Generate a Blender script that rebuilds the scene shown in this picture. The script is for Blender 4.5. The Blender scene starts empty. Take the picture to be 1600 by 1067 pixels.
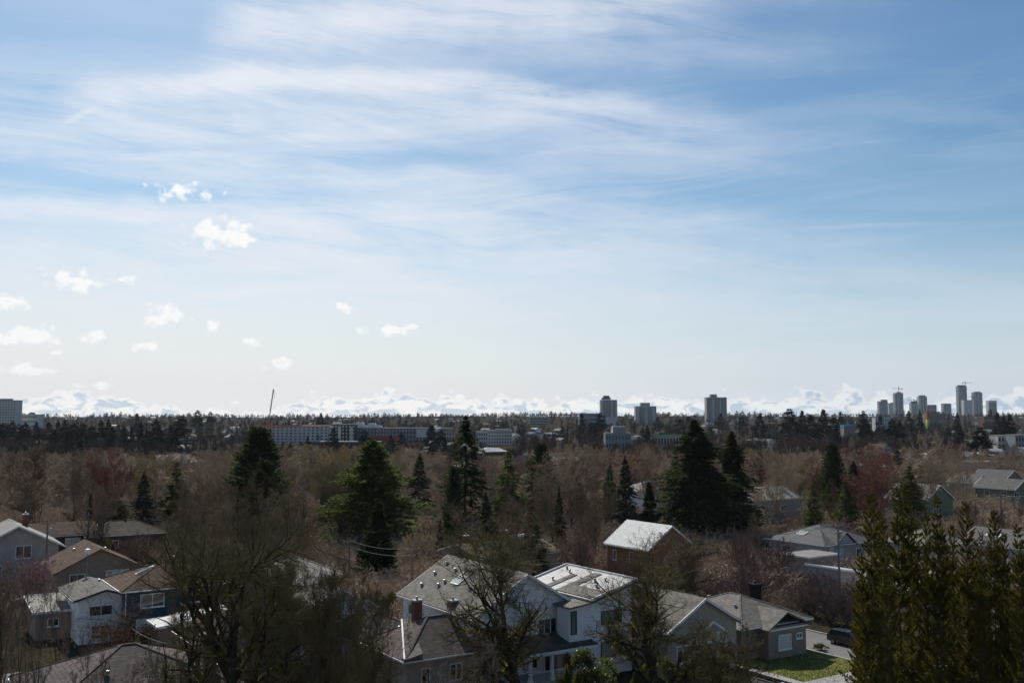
import bpy, math, random
import numpy as np
from mathutils import Vector, Matrix
PI = math.pi
rng = np.random.default_rng(7)
random.seed(7)
scene = bpy.context.scene
col = scene.collection
F = 1555.6            # focal length in photo pixels (35 mm on a 36 mm sensor, 1600 px wide)
CAM_Z = 25.0
PITCH = math.radians(4.21)
GRID = math.radians(33)   # the street grid's turn

def ray(px, py):
    cx, cy = (px - 800) / F, (533.5 - py) / F
    c, s = math.cos(PITCH), math.sin(PITCH)
    return Vector((cx, c - cy * s, s + cy * c))
def P(px, py, d):
    r = ray(px, py); k = d / r.y
    return Vector((r.x * k, d, CAM_Z + r.z * k))
def Pz(px, py, z):
    r = ray(px, py); k = (z - CAM_Z) / r.z
    return Vector((r.x * k, r.y * k, z))
def proj(v):
    c, s = math.cos(PITCH), math.sin(PITCH)
    x, y, z = v[0], v[1], v[2] - CAM_Z
    f = y * c + z * s; u = -y * s + z * c
    return 800 + F * x / f, 533.5 - F * u / f
_gy = [-400, 0, 220, 400, 800, 1200, 2000, 2900, 3600, 4600, 7000, 13000]
_gz = [0, 0, 0, -4, -6, -3.5, 2.5, 13, 18.5, 15, -20, -90]
def ground(x, y):
    z = np.interp(y, _gy, _gz)
    k = np.clip((np.asarray(y) - 500) / 2500, 0, 1)
    w = 2.0 * np.sin(np.asarray(x) / 390.0 + 1.0) + 1.4 * np.sin(np.asarray(x) / 170.0 + np.asarray(y) / 400.0) + 3.0 * np.clip(np.asarray(x) / 1800.0, -0.3, 1)
    return z + k * w

# ---------- materials ----------
MATS = {}
def nodes_of(m):
    m.use_nodes = True
    nt = m.node_tree
    return nt, nt.nodes['Principled BSDF']
def mat(name, c, rough=.8, var=.25, scale=2.0, spec=.3, metal=0.0, obj_var=0.0, bands=None, moss=None, transl=None, streak=False, bump=0.0, c2=None):
    """noise-varied principled material; bands=(per metre, depth) darkens course joints; moss=(colour, amount)"""
    m = bpy.data.materials.new(name); MATS[name] = m
    nt, b = nodes_of(m); N = nt.nodes; L = nt.links
    b.inputs['Roughness'].default_value = rough
    b.inputs['Specular IOR Level'].default_value = spec
    b.inputs['Metallic'].default_value = metal
    tc = N.new('ShaderNodeTexCoord')
    src = tc.outputs['Object']
    if streak:
        mp = N.new('ShaderNodeMapping'); mp.inputs['Scale'].default_value = (1, 1, .12)
        L.new(src, mp.inputs[0]); src2 = mp.outputs[0]
    else:
        src2 = src
    n = N.new('ShaderNodeTexNoise'); n.inputs['Scale'].default_value = scale; n.inputs['Detail'].default_value = 6; n.inputs['Roughness'].default_value = .65
    L.new(src2, n.inputs['Vector'])
    r = N.new('ShaderNodeValToRGB')
    lo = tuple(x * (1 - var) for x in c); hi = tuple(min(1, x * (1 + var)) for x in (c2 or c))
    r.color_ramp.elements[0].position = .3; r.color_ramp.elements[1].position = .7
    r.color_ramp.elements[0].color = (*lo, 1); r.color_ramp.elements[1].color = (*hi, 1)
    L.new(n.outputs[0], r.inputs[0]); out = r.outputs[0]
    def mix(a, bcol, fac, mode='MIX'):
        x = N.new('ShaderNodeMix'); x.data_type = 'RGBA'; x.blend_type = mode
        if isinstance(fac, float): x.inputs[0].default_value = fac
        else: L.new(fac, x.inputs[0])
        L.new(a, x.inputs[6])
        if isinstance(bcol, tuple): x.inputs[7].default_value = (*bcol, 1)
        else: L.new(bcol, x.inputs[7])
        return x.outputs[2]
    if bands:
        axis, per, depth, dark = bands
        sx = N.new('ShaderNodeSeparateXYZ'); L.new(src, sx.inputs[0])
        mu = N.new('ShaderNodeMath'); mu.operation = 'MULTIPLY'; mu.inputs[1].default_value = per
        L.new(sx.outputs[axis], mu.inputs[0])
        fr = N.new('ShaderNodeMath'); fr.operation = 'FRACT'; L.new(mu.outputs[0], fr.inputs[0])
        lt = N.new('ShaderNodeMath'); lt.operation = 'LESS_THAN'; lt.inputs[1].default_value = depth; L.new(fr.outputs[0], lt.inputs[0])
        out = mix(out, tuple(x * dark for x in c), lt.outputs[0])
        if axis == 'Z' and 'roof' in name:   # shingle tabs: cells along both plan axes so each course is broken up
            v = N.new('ShaderNodeTexVoronoi'); v.inputs['Scale'].default_value = 1.0
            mp2 = N.new('ShaderNodeMapping'); mp2.inputs['Scale'].default_value = (2.2, 2.2, per)
            L.new(src, mp2.inputs[0]); L.new(mp2.outputs[0], v.inputs['Vector'])
            sp = N.new('ShaderNodeSeparateColor'); L.new(v.outputs['Color'], sp.inputs[0])
            mr = N.new('ShaderNodeMapRange'); mr.inputs[3].default_value = .72; mr.inputs[4].default_value = 1.22; L.new(sp.outputs[0], mr.inputs[0])
            x = N.new('ShaderNodeVectorMath'); x.operation = 'SCALE'; L.new(out, x.inputs[0]); L.new(mr.outputs[0], x.inputs[3]); out = x.outputs[0]
    if moss:
        mc, amt = moss
        g = N.new('ShaderNodeNewGeometry'); sx = N.new('ShaderNodeSeparateXYZ'); L.new(g.outputs['Normal'], sx.inputs[0])
        n2 = N.new('ShaderNodeTexNoise'); n2.inputs['Scale'].default_value = .9; L.new(src, n2.inputs['Vector'])
        ad = N.new('ShaderNodeMath'); ad.operation = 'MULTIPLY_ADD'; ad.inputs[1].default_value = .35; L.new(sx.outputs[2], ad.inputs[0]); L.new(n2.outputs[0], ad.inputs[2])
        mr = N.new('ShaderNodeMapRange'); mr.inputs[1].default_value = 1.0 - amt; mr.inputs[2].default_value = 1.15 - amt; L.new(ad.outputs[0], mr.inputs[0])
        out = mix(out, mc, mr.outputs[0])
    if obj_var:
        oi = N.new('ShaderNodeObjectInfo')
        mr = N.new('ShaderNodeMapRange'); mr.inputs[3].default_value = 1 - obj_var; mr.inputs[4].default_value = 1 + obj_var
        L.new(oi.outputs['Random'], mr.inputs[0])
        x = N.new('ShaderNodeVectorMath'); x.operation = 'SCALE'; L.new(out, x.inputs[0]); L.new(mr.outputs[0], x.inputs[3]); out = x.outputs[0]
    L.new(out, b.inputs['Base Color'])
    if bump:
        bp = N.new('ShaderNodeBump'); bp.inputs['Strength'].default_value = bump; bp.inputs['Distance'].default_value = .05
        L.new(n.outputs[0], bp.inputs['Height']); L.new(bp.outputs[0], b.inputs['Normal'])
    if transl:
        t = N.new('ShaderNodeBsdfTranslucent'); t.inputs[0].default_value = (*transl, 1)
        ms = N.new('ShaderNodeMixShader'); ms.inputs[0].default_value = .35
        L.new(b.outputs[0], ms.inputs[1]); L.new(t.outputs[0], ms.inputs[2])
        L.new(ms.outputs[0], N['Material Output'].inputs[0])
    return m
def glass(name, c=(.02, .025, .03), rough=.08):
    m = bpy.data.materials.new(name); MATS[name] = m
    nt, b = nodes_of(m)
    b.inputs['Base Color'].default_value = (*c, 1); b.inputs['Roughness'].default_value = rough; b.inputs['Specular IOR Level'].default_value = .8
    return m

# ---------- mesh building ----------
class MB:
    def __init__(s): s.v = []; s.f = {}; s.n = 0; s.smooth = False
    def add(s, verts, faces, mi=0):
        verts = np.asarray(verts, float).reshape(-1, 3); faces = np.asarray(faces, dtype=np.int64)
        s.v.append(verts); k = faces.shape[1]
        s.f.setdefault((k, mi), []).append(faces + s.n); s.n += len(verts)
    def box(s, c, size, mi=0, rz=0):
        x, y, z = (a / 2 for a in size)
        v = np.array([(-x, -y, -z), (x, -y, -z), (x, y, -z), (-x, y, -z), (-x, -y, z), (x, -y, z), (x, y, z), (-x, y, z)])
        if rz:
            cc, ss = math.cos(rz), math.sin(rz); v = np.stack([v[:, 0] * cc - v[:, 1] * ss, v[:, 0] * ss + v[:, 1] * cc, v[:, 2]], 1)
        s.add(v + np.array(c), [(0, 3, 2, 1), (4, 5, 6, 7), (0, 1, 5, 4), (1, 2, 6, 5), (2, 3, 7, 6), (3, 0, 4, 7)], mi)
    def box2(s, a, b, mi=0):
        s.box([(p + q) / 2 for p, q in zip(a, b)], [abs(q - p) for p, q in zip(a, b)], mi)
    def bar(s, a, b, w, h, mi=0):
        a = Vector(a); b = Vector(b); t = (b - a).normalized()
        up = Vector((0, 0, 1)) if abs(t.z) < .98 else Vector((1, 0, 0))
        sd = t.cross(up).normalized() * w / 2; u2 = sd.cross(t).normalized() * h / 2
        v = [p + i * sd + j * u2 for p in (a, b) for i, j in ((-1, -1), (1, -1), (1, 1), (-1, 1))]
        s.add([tuple(x) for x in v], [(0, 3, 2, 1), (4, 5, 6, 7), (0, 1, 5, 4), (1, 2, 6, 5), (2, 3, 7, 6), (3, 0, 4, 7)], mi)
    def prism(s, poly, z0, z1, mi=0):
        """closed prism over a convex plan polygon (counter-clockwise); z0/z1 numbers or per-vertex lists"""
        n = len(poly); a = [z0] * n if np.isscalar(z0) else z0; b = [z1] * n if np.isscalar(z1) else z1
        v = [(p[0], p[1], a[i]) for i, p in enumerate(poly)] + [(p[0], p[1], b[i]) for i, p in enumerate(poly)]
        s.poly(v, [tuple(range(n))[::-1], tuple(range(n, 2 * n))] + [(i, (i + 1) % n, n + (i + 1) % n, n + i) for i in range(n)], mi)
    def poly(s, v, faces, mi=0):
        base = s.n; s.v.append(np.asarray([tuple(p) for p in v], float)); s.n += len(v)
        for f in faces: s.f.setdefault((len(f), mi), []).append(np.asarray([f]) + base)
    def tube(s, pts, rad, k=8, mi=0, cap=True):
        pts = np.asarray([tuple(p) for p in pts], float); n = len(pts)
        rad = np.full(n, rad, float) if np.isscalar(rad) else np.asarray(rad, float)
        v, q = tubes(pts[None], rad[None], k); s.add(v, q, mi)
        if cap:
            base = s.n - n * k
            for r, o in ((0, 1), (n - 1, 0)):
                ring = [base + r * k + i for i in range(k)]
                s.f.setdefault((k, mi), []).append(np.asarray([ring[::-1] if o else ring]))
    def lathe(s, prof, c=(0, 0, 0), k=16, mi=0):
        pr = np.asarray(prof, float); a = np.arange(k) * 2 * PI / k
        v = np.stack([pr[:, None, 0] * np.cos(a) + c[0], pr[:, None, 0] * np.sin(a) + c[1], np.repeat(pr[:, 1:2], k, 1) + c[2]], 2).reshape(-1, 3)
        q = [(i * k + j, i * k + (j + 1) % k, (i + 1) * k + (j + 1) % k, (i + 1) * k + j) for i in range(len(pr) - 1) for j in range(k)]
        s.add(v, q, mi)
    def mesh(s, name, mats):
        me = bpy.data.meshes.new(name)
        V = np.concatenate(s.v) if s.v else np.zeros((0, 3))
        me.vertices.add(len(V)); me.vertices.foreach_set('co', V.astype(np.float32).ravel())
        idx, tot, mi = [], [], []
        for (k, m_), fs in s.f.items():
            A = np.concatenate(fs); idx.append(A.ravel()); tot.append(np.full(len(A), k)); mi.append(np.full(len(A), m_))
        idx = np.concatenate(idx); tot = np.concatenate(tot); mi = np.concatenate(mi)
        me.loops.add(len(idx)); me.loops.foreach_set('vertex_index', idx.astype(np.int32))
        me.polygons.add(len(tot)); st = np.concatenate([[0], np.cumsum(tot)[:-1]])
        me.polygons.foreach_set('loop_start', st.astype(np.int32)); me.polygons.foreach_set('loop_total', tot.astype(np.int32))
        me.polygons.foreach_set('material_index', mi.astype(np.int32))
        for m in (mats if isinstance(mats, (list, tuple)) else [mats]): me.materials.append(m if not isinstance(m, str) else MATS[m])
        me.update(calc_edges=True)
        if not s.smooth: me.shade_flat()
        return me
    def build(s, name, mats, parent=None, smooth=False):
        me = s.mesh(name, mats)
        return link(name, me, parent)
def link(name, data, parent=None):
    o = bpy.data.objects.new(name, data); col.objects.link(o); o.parent = parent; return o
def tag(o, label=None, cat=None, group=None, kind=None):
    if label: o['label'] = label
    if cat: o['category'] = cat
    if group: o['group'] = group
    if kind: o['kind'] = kind
    return o
def empty(name, loc=(0, 0, 0), rz=0, label=None, cat=None, group=None):
    o = link(name, None); o.location = loc; o.rotation_euler = (0, 0, rz); o.empty_display_size = .5
    return tag(o, label, cat, group)
def copy_tree(o, parent=None, top=True):
    c = o.copy(); col.objects.link(c)
    if top:
        for k in ('label', 'group'):
            if k in c: del c[k]
    else: c.parent = parent
    for ch in KIDS.get(o.name) or list(o.children):
        copy_tree(ch, c, False)
    return c
KIDS = {}

def tubes(pts, rad, k):
    """pts (N,n,3), rad (N,n) -> verts, quads of N tubes of k sides"""
    N, n, _ = pts.shape
    t = np.empty_like(pts); t[:, 1:-1] = pts[:, 2:] - pts[:, :-2]; t[:, 0] = pts[:, 1] - pts[:, 0]; t[:, -1] = pts[:, -1] - pts[:, -2]
    t /= np.linalg.norm(t, axis=2, keepdims=True) + 1e-9
    m = t.mean(1); ref = np.where(np.abs(m[:, 2:3]) > .8, np.array([[1., 0, 0]]), np.array([[0, 0, 1.]]))[:, None, :]
    u = np.cross(t, np.broadcast_to(ref, t.shape)); u /= np.linalg.norm(u, axis=2, keepdims=True) + 1e-9
    w = np.cross(t, u)
    a = np.arange(k) * 2 * PI / k
    V = pts[:, :, None] + rad[:, :, None, None] * (np.cos(a)[None, None, :, None] * u[:, :, None] + np.sin(a)[None, None, :, None] * w[:, :, None])
    i = np.arange(N)[:, None, None] * n * k + np.arange(n - 1)[None, :, None] * k; j = np.arange(k)[None, None]
    q = np.stack([i + j, i + (j + 1) % k, i + k + (j + 1) % k, i + k + j], -1).reshape(-1, 4)
    return V.reshape(-1, 3), q
def spikes(a, b, r):
    """N thin three-sided cones from a to b"""
    N = len(a); t = b - a; t /= np.linalg.norm(t, axis=1, keepdims=True) + 1e-9
    ref = np.where(np.abs(t[:, 2:3]) > .8, np.array([[1., 0, 0]]), np.array([[0, 0, 1.]]))
    u = np.cross(t, ref); u /= np.linalg.norm(u, axis=1, keepdims=True) + 1e-9; w = np.cross(t, u)
    r = np.broadcast_to(np.asarray(r, float), (N,))[:, None]
    V = np.stack([a + r * u, a + r * (-.5 * u + .87 * w), a + r * (-.5 * u - .87 * w), b], 1).reshape(-1, 3)
    i = np.arange(N)[:, None] * 4
    f = np.concatenate([i + np.array([[0, 1, 3]]), i + np.array([[1, 2, 3]]), i + np.array([[2, 0, 3]])])
    return V, f
def norm(v): return v / (np.linalg.norm(v, axis=-1, keepdims=True) + 1e-9)

# ---------- bare trees ----------
def kids(P_, R_, c, ang, ratio, nseg, up=0, trop=0, wob=.2, t0=.2, r=np.random, rk=.7, taper=.3, shrink=.45, rmin=.01):
    N, n, _ = P_.shape
    par = np.repeat(np.arange(N), c); M = len(par)
    t = r.uniform(t0, 1, M) * (n - 1); i = np.minimum(t.astype(int), n - 2); f = (t - i)[:, None]
    pos = P_[par, i] * (1 - f) + P_[par, i + 1] * f
    T = norm(P_[par, i + 1] - P_[par, i])
    rad0 = R_[par, i] * (1 - f[:, 0]) + R_[par, i + 1] * f[:, 0]
    v = r.normal(size=(M, 3)); v -= (v * T).sum(1, keepdims=True) * T; v = norm(v)
    A = np.radians(r.normal(ang, ang * .22, M))[:, None]
    d = T * np.cos(A) + v * np.sin(A); d[:, 2] += up; d = norm(d)
    Lp = np.linalg.norm(np.diff(P_, axis=1), axis=2).sum(1)[par]
    ln = Lp * ratio * (1 - shrink * t / (n - 1)) * r.uniform(.6, 1.2, M)
    pts = [pos]
    for s in range(nseg):
        d = norm(d + wob * r.normal(size=(M, 3)) + np.array([0, 0, trop]))
        pts.append(pts[-1] + d * (ln / nseg)[:, None])
    r0 = np.maximum(rad0 * rk, rmin)
    rr = r0[:, None] * np.linspace(1, taper, nseg + 1)[None]
    return np.stack(pts, 1), np.maximum(rr, rmin * .6)
def bare_tree(seed, H, style='upright', twig=.02, dens=1.0, mossy=False, spread=1.0, level5=False):
    """returns (trunk mesh builder, crown mesh builder)"""
    r = np.random.default_rng(seed)
    tr, cr = MB(), MB()
    if style == 'upright':
        n = 9; z = np.linspace(0, H * .93, n)
        p = np.stack([np.cumsum(r.normal(0, .012 * H, n)), np.cumsum(r.normal(0, .012 * H, n)), z], 1); p[0, :2] = 0
        P0 = p[None]; R0 = (H * .014 * (1 - z / H * .92))[None]
        P1, R1 = kids(P0, R0, int(20 * dens), 38, .42 * spread, 5, up=.25, trop=.06, wob=.10, t0=.2, r=r, rk=.5, shrink=.5)
        P2, R2 = kids(P1, R1, 8, 36, .48, 4, up=.15, trop=.03, wob=.11, r=r, rk=.6, rmin=twig, shrink=.25)
        P3, R3 = kids(P2, R2, int(5 * dens), 38, .5, 3, up=.12, wob=.12, r=r, rk=.6, rmin=twig)
        c4 = 6
    elif style == 'multi':
        m = 5; a = r.uniform(0, 2 * PI, m); n = 8
        d = np.stack([np.cos(a) * .32, np.sin(a) * .32, np.ones(m)], 1); pts = [np.zeros((m, 3))]
        for s in range(n - 1):
            d = norm(d + r.normal(0, .09, (m, 3))); pts.append(pts[-1] + d * H * .95 / (n - 1) * r.uniform(.85, 1.05, (m, 1)))
        P0 = np.stack(pts, 1); R0 = np.broadcast_to(H * .009 * np.linspace(1, .15, n), (m, n)).copy()
        P1, R1 = kids(P0, R0, int(12 * min(dens, 1.5)), 36, .40 * spread, 5, up=.2, wob=.10, t0=.15, r=r, rk=.6, shrink=.35)
        P2, R2 = kids(P1, R1, 8, 40, .46, 4, up=.12, wob=.12, r=r, rk=.65, rmin=twig, shrink=.25)
        P3, R3 = kids(P2, R2, int(6 * min(dens, 1.6)), 42, .5, 3, up=.05, wob=.12, r=r, rk=.65, rmin=twig, shrink=.2)
        c4 = 5
    elif style == 'shrub':
        m = int(14 * dens); a = r.uniform(0, 2 * PI, m); n = 6; lean = r.uniform(.1, 1.1, m) * spread
        d = np.stack([np.cos(a) * lean, np.sin(a) * lean, np.ones(m)], 1); pts = [np.stack([np.cos(a), np.sin(a), 0 * a], 1) * H * .06]
        for s in range(n - 1):
            d = norm(d + r.normal(0, .1, (m, 3))); pts.append(pts[-1] + d * H / (n - 1) * r.uniform(.8, 1.0, (m, 1)))
        P0 = np.stack(pts, 1); R0 = np.broadcast_to(H * .008 * np.linspace(1, .2, n), (m, n)).copy()
        P1, R1 = kids(P0, R0, 7, 35, .4, 4, up=.1, wob=.15, t0=.1, r=r, rk=.65, rmin=twig)
        P2, R2 = kids(P1, R1, 6, 40, .5, 3, up=.1, wob=.18, r=r, rk=.7, rmin=twig)
        P3, R3 = kids(P2, R2, 5, 40, .6, 2, wob=.2, r=r, rk=.7, rmin=twig)
        c4 = 4
    else:  # spreading street tree: crooked limbs leave the bole from low down and fill a round crown
        n = 11; z = np.linspace(0, H * .86, n)
        p = np.stack([np.cumsum(r.normal(0, .014 * H, n)), np.cumsum(r.normal(0, .014 * H, n)), z], 1); p[0, :2] = 0
        P0 = p[None]; R0 = (H * .032 * np.maximum(1 - z / H * 1.08, .08))[None]; R0[0, 0] *= 1.35
        P1, R1 = kids(P0, R0, int(22 * min(dens, 1.3)), 60, .52 * spread, 9, up=.14, trop=.06, wob=.17, t0=.25, r=r, rk=.62, shrink=.25)
        P2, R2 = kids(P1, R1, 13, 50, .50, 6, up=.06, trop=.02, wob=.14, t0=.12, r=r, rk=.75, rmin=twig * 1.8, shrink=.25)
        P3, R3 = kids(P2, R2, int(6 * dens), 50, .54, 4, trop=.02, wob=.12, t0=.1, r=r, rk=.6, rmin=twig, shrink=.2)
        c4 = 5
    k0 = 10 if style == 'spread' else 6
    for PP, RR, k in ((P0, R0, k0), (P1, R1, 6 if style == 'spread' else 4)):
        v, q = tubes(PP, RR, k); tr.add(v, q)
    v, q = tubes(P2, R2, 4 if style == 'spread' else 3); (tr if style == 'spread' else cr).add(v, q)
    v, q = tubes(P3, R3, 3); cr.add(v, q)
    P4, R4 = kids(P3, R3, c4, 44, .6, 1 if not level5 else 2, trop=0, wob=.15, t0=.1, r=r, rk=.7, rmin=twig * .8)
    if level5:
        v, q = tubes(P4, R4 * .85, 3); cr.add(v, q)
        P5, R5 = kids(P4, R4, 3, 40, .8, 1, wob=.1, t0=.1, r=r, rk=.7, rmin=twig * .6, shrink=.1)
        v, f = spikes(P5[:, 0], P5[:, -1], twig * .5); cr.add(v, f)
    else:
        v, f = spikes(P4[:, 0], P4[:, -1], twig * .8); cr.add(v, f)
    return tr, cr

# ---------- evergreen trees ----------
def conifer(seed, H, R, prof, nb=220, ns=30, size=.4, droop=-.15, trunk_r=None, jitter=.22, inner=.25, t_lo=.05, flat=.5, tip=.0):
    """prof(t)->radius share at height share t"""
    r = np.random.default_rng(seed); tr, cr = MB(), MB()
    n = 8; z = np.linspace(0, H * .97, n); tr_r = trunk_r or H * .012
    pts = np.stack([np.cumsum(r.normal(0, .004 * H, n)), np.cumsum(r.normal(0, .004 * H, n)), z], 1)
    v, q = tubes(pts[None], (tr_r * (1 - z / H * .93))[None], 7); tr.add(v, q)
    t = t_lo + (1 - t_lo) * r.uniform(0, 1, nb) ** .85; t = np.sort(t)
    lump = 1 + jitter * np.sin(r.uniform(0, 6, 1) + t * 23) * r.uniform(.3, 1, nb)
    ph = (np.arange(nb) * 2.399 + r.normal(0, .35, nb))
    Rl = R * np.array([prof(x) for x in t]) * lump * r.uniform(1 - jitter, 1 + jitter, nb)
    dz = droop * Rl * r.uniform(.5, 1.5, nb)
    base = np.stack([np.interp(t * H, z, pts[:, 0]), np.interp(t * H, z, pts[:, 1]), t * H], 1)
    out = np.stack([np.cos(ph), np.sin(ph), 0 * ph], 1)
    end = base + out * Rl[:, None]; end[:, 2] += dz
    mid = base + out * (Rl * .5)[:, None]; mid[:, 2] += dz * .35
    v, q = tubes(np.stack([base, mid, end], 1), (tr_r * .25 * np.clip(Rl / R, .2, 1))[:, None] * np.array([[1, .6, .2]]), 3); tr.add(v, q)
    b = np.repeat(np.arange(nb), ns); M = len(b)
    u = inner + (1 - inner) * r.uniform(0, 1, M) ** .7
    c = base[b] * (1 - u)[:, None] + end[b] * u[:, None]
    c[:, 2] += -(dz[b]) * .6 * u * (1 - u) + r.normal(0, .08, M) * Rl[b] * (1.1 - u)
    side = np.cross(out[b], [0, 0, 1.])
    wdt = Rl[b] * (.34 * (1.08 - u))
    c += side * (r.uniform(-1, 1, M) * wdt)[:, None]
    s = size * r.uniform(.6, 1.4, M) * (.55 + .45 * np.clip(Rl[b] / R, 0, 1))
    d = norm(out[b] * .8 + side * r.uniform(-.9, .9, (M, 1)) + np.array([0, 0, tip]) + r.normal(0, .3, (M, 3)))
    w = norm(np.cross(d, norm(r.normal(0, flat, (M, 3)) + np.array([0, 0, 1.]))))
    a0 = c - d * (s * .5)[:, None]; a1 = c + d * (s * .8)[:, None]
    V = np.stack([a0, c + w * (s * .32)[:, None], a1, c - w * (s * .32)[:, None]], 1).reshape(-1, 3)
    cr.add(V, np.arange(M * 4).reshape(-1, 4))
    return tr, cr
cone = lambda a=.9: (lambda t: (1 - t) ** a * min(1, .45 + t * 4) + .02)
def dome(t): return math.sqrt(max(0, 1 - ((t - .25) / .76) ** 2)) * min(1, .5 + t * 3) + .02
def column(t): return (min(1, .55 + t * 2.5)) * (1 - max(0, t - .4) / .62) ** .6 + .03
def broad(t): return (1 - t) ** .75 * min(1, .6 + t * 2.5) + .03
def leafy(seed, H, R, n=5000, size=.18, lumps=14):
    """a round-leaved evergreen bush: leaves over overlapping lobes, stems inside"""
    r = np.random.default_rng(seed); tr, cr = MB(), MB()
    C = np.stack([r.normal(0, R * .42, lumps), r.normal(0, R * .42, lumps), r.uniform(.3, .78, lumps) * H], 1)
    rad = r.uniform(.3, .5, lumps) * R
    st = np.stack([np.zeros((lumps, 3)), C * .5, C], 1); v, q = tubes(st, np.broadcast_to(np.array([[.06, .04, .02]]), (lumps, 3)), 4); tr.add(v, q)
    i = r.integers(0, lumps, n); d = norm(r.normal(size=(n, 3))); d[:, 2] = np.abs(d[:, 2]) * .9 + d[:, 2] * .1; d = norm(d)
    c = C[i] + d * (rad[i] * r.uniform(.55, 1.08, n))[:, None]; c[:, 2] = np.maximum(c[:, 2], .1)
    s = size * r.uniform(.6, 1.4, n); e = norm(d + r.normal(0, .7, (n, 3))); w = norm(np.cross(e, r.normal(size=(n, 3))))
    V = np.stack([c - e * s[:, None] * .5, c + w * s[:, None] * .25, c + e * s[:, None] * .5, c - w * s[:, None] * .25], 1).reshape(-1, 3)
    cr.add(V, np.arange(n * 4).reshape(-1, 4)); return tr, cr
SUN_E, SKY_S, CLOUD_S, EXPO, HAZE = 4.5, .085, 1.0, 0.0, .000027
# ---------- camera, sun, sky ----------
cam = bpy.data.cameras.new('camera'); cam.lens = 35; cam.sensor_width = 36; cam.clip_end = 40000; cam.clip_start = .5
co = link('camera', cam); co.location = (0, 0, CAM_Z); co.rotation_euler = (PI / 2 + PITCH, 0, 0); scene.camera = co
SUN_AZ, SUN_EL = math.radians(-20), math.radians(40)
sd = Vector((math.sin(SUN_AZ) * math.cos(SUN_EL), math.cos(SUN_AZ) * math.cos(SUN_EL), math.sin(SUN_EL)))
sl = bpy.data.lights.new('sun', 'SUN'); sl.energy = SUN_E; sl.angle = math.radians(.5); sl.color = (1, .94, .83)
so = link('sun', sl); so.rotation_euler = sd.to_track_quat('Z', 'Y').to_euler()
w = bpy.data.worlds.new('World'); scene.world = w; w.use_nodes = True
WT = w.node_tree; WN = WT.nodes; WL = WT.links
for n_ in list(WN): WN.remove(n_)
def _in(sock, v):
    if isinstance(v, (int, float)): sock.default_value = v
    elif isinstance(v, tuple): sock.default_value = v if len(v) == len(sock.default_value) else (*v, 1)
    else: WL.new(v, sock)
def M(op, a, b=None, c=None, clamp=False):
    n = WN.new('ShaderNodeMath'); n.operation = op; n.use_clamp = clamp
    _in(n.inputs[0], a)
    if b is not None: _in(n.inputs[1], b)
    if c is not None: _in(n.inputs[2], c)
    return n.outputs[0]
def smooth(v, lo, hi, a=0., b=1.):
    n = WN.new('ShaderNodeMapRange'); n.interpolation_type = 'SMOOTHSTEP'
    _in(n.inputs[0], v); _in(n.inputs[1], lo); _in(n.inputs[2], hi); n.inputs[3].default_value = a; n.inputs[4].default_value = b
    return n.outputs[0]
def vec(x, y, z=0.):
    n = WN.new('ShaderNodeCombineXYZ'); _in(n.inputs[0], x); _in(n.inputs[1], y); _in(n.inputs[2], z); return n.outputs[0]
def VM(op, a, b=None):
    n = WN.new('ShaderNodeVectorMath'); n.operation = op; _in(n.inputs[0], a)
    if b is not None: _in(n.inputs[1], b)
    return n.outputs['Value'] if op == 'LENGTH' else n.outputs[0]
def noise(v, scale, det=5, rough=.55, dist=0., off=0.):
    n = WN.new('ShaderNodeTexNoise'); n.noise_dimensions = '2D'; n.inputs['Scale'].default_value = scale; n.inputs['Detail'].default_value = det
    n.inputs['Roughness'].default_value = rough; n.inputs['Distortion'].default_value = dist
    if off: v = VM('ADD', v, (off, off * .7, off * 1.3))
    _in(n.inputs['Vector'], v); return n.outputs[0]
def vor(v, scale, sm=.5, off=0.):
    n = WN.new('ShaderNodeTexVoronoi'); n.voronoi_dimensions = '2D'; n.feature = 'SMOOTH_F1'; n.inputs['Scale'].default_value = scale; n.inputs['Smoothness'].default_value = sm
    n.inputs['Detail'].default_value = 1.0; n.inputs['Roughness'].default_value = .5
    if off: v = VM('ADD', v, (off, off * .7, off * 1.3))
    _in(n.inputs['Vector'], v); return n.outputs['Distance']
def mixc(f, a, b):
    n = WN.new('ShaderNodeMix'); n.data_type = 'RGBA'; _in(n.inputs[0], f); _in(n.inputs[6], a); _in(n.inputs[7], b); return n.outputs[2]
tc = WN.new('ShaderNodeTexCoord'); sep = WN.new('ShaderNodeSeparateXYZ'); WL.new(tc.outputs['Generated'], sep.inputs[0])
X, Y, Z = sep.outputs
AZ = M('ARCTAN2', X, Y); EL = M('ARCSINE', Z)
AE = vec(AZ, EL)
def ae(px, py):
    r_ = ray(px, py); return math.atan2(r_.x, r_.y), math.atan2(r_.z, math.hypot(r_.x, r_.y))
sky = WN.new('ShaderNodeTexSky'); sky.sky_type = 'NISHITA'; sky.sun_disc = False
sky.sun_elevation = SUN_EL; sky.sun_rotation = SUN_AZ; sky.altitude = 50; sky.air_density = 1.0; sky.dust_density = .6; sky.ozone_density = 2.2
hsv = WN.new('ShaderNodeHueSaturation'); WL.new(sky.outputs[0], hsv.inputs['Color']); hsv.inputs['Saturation'].default_value = 1.12
tint = VM('MULTIPLY', hsv.outputs[0], (.80, .955, .99))
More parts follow.
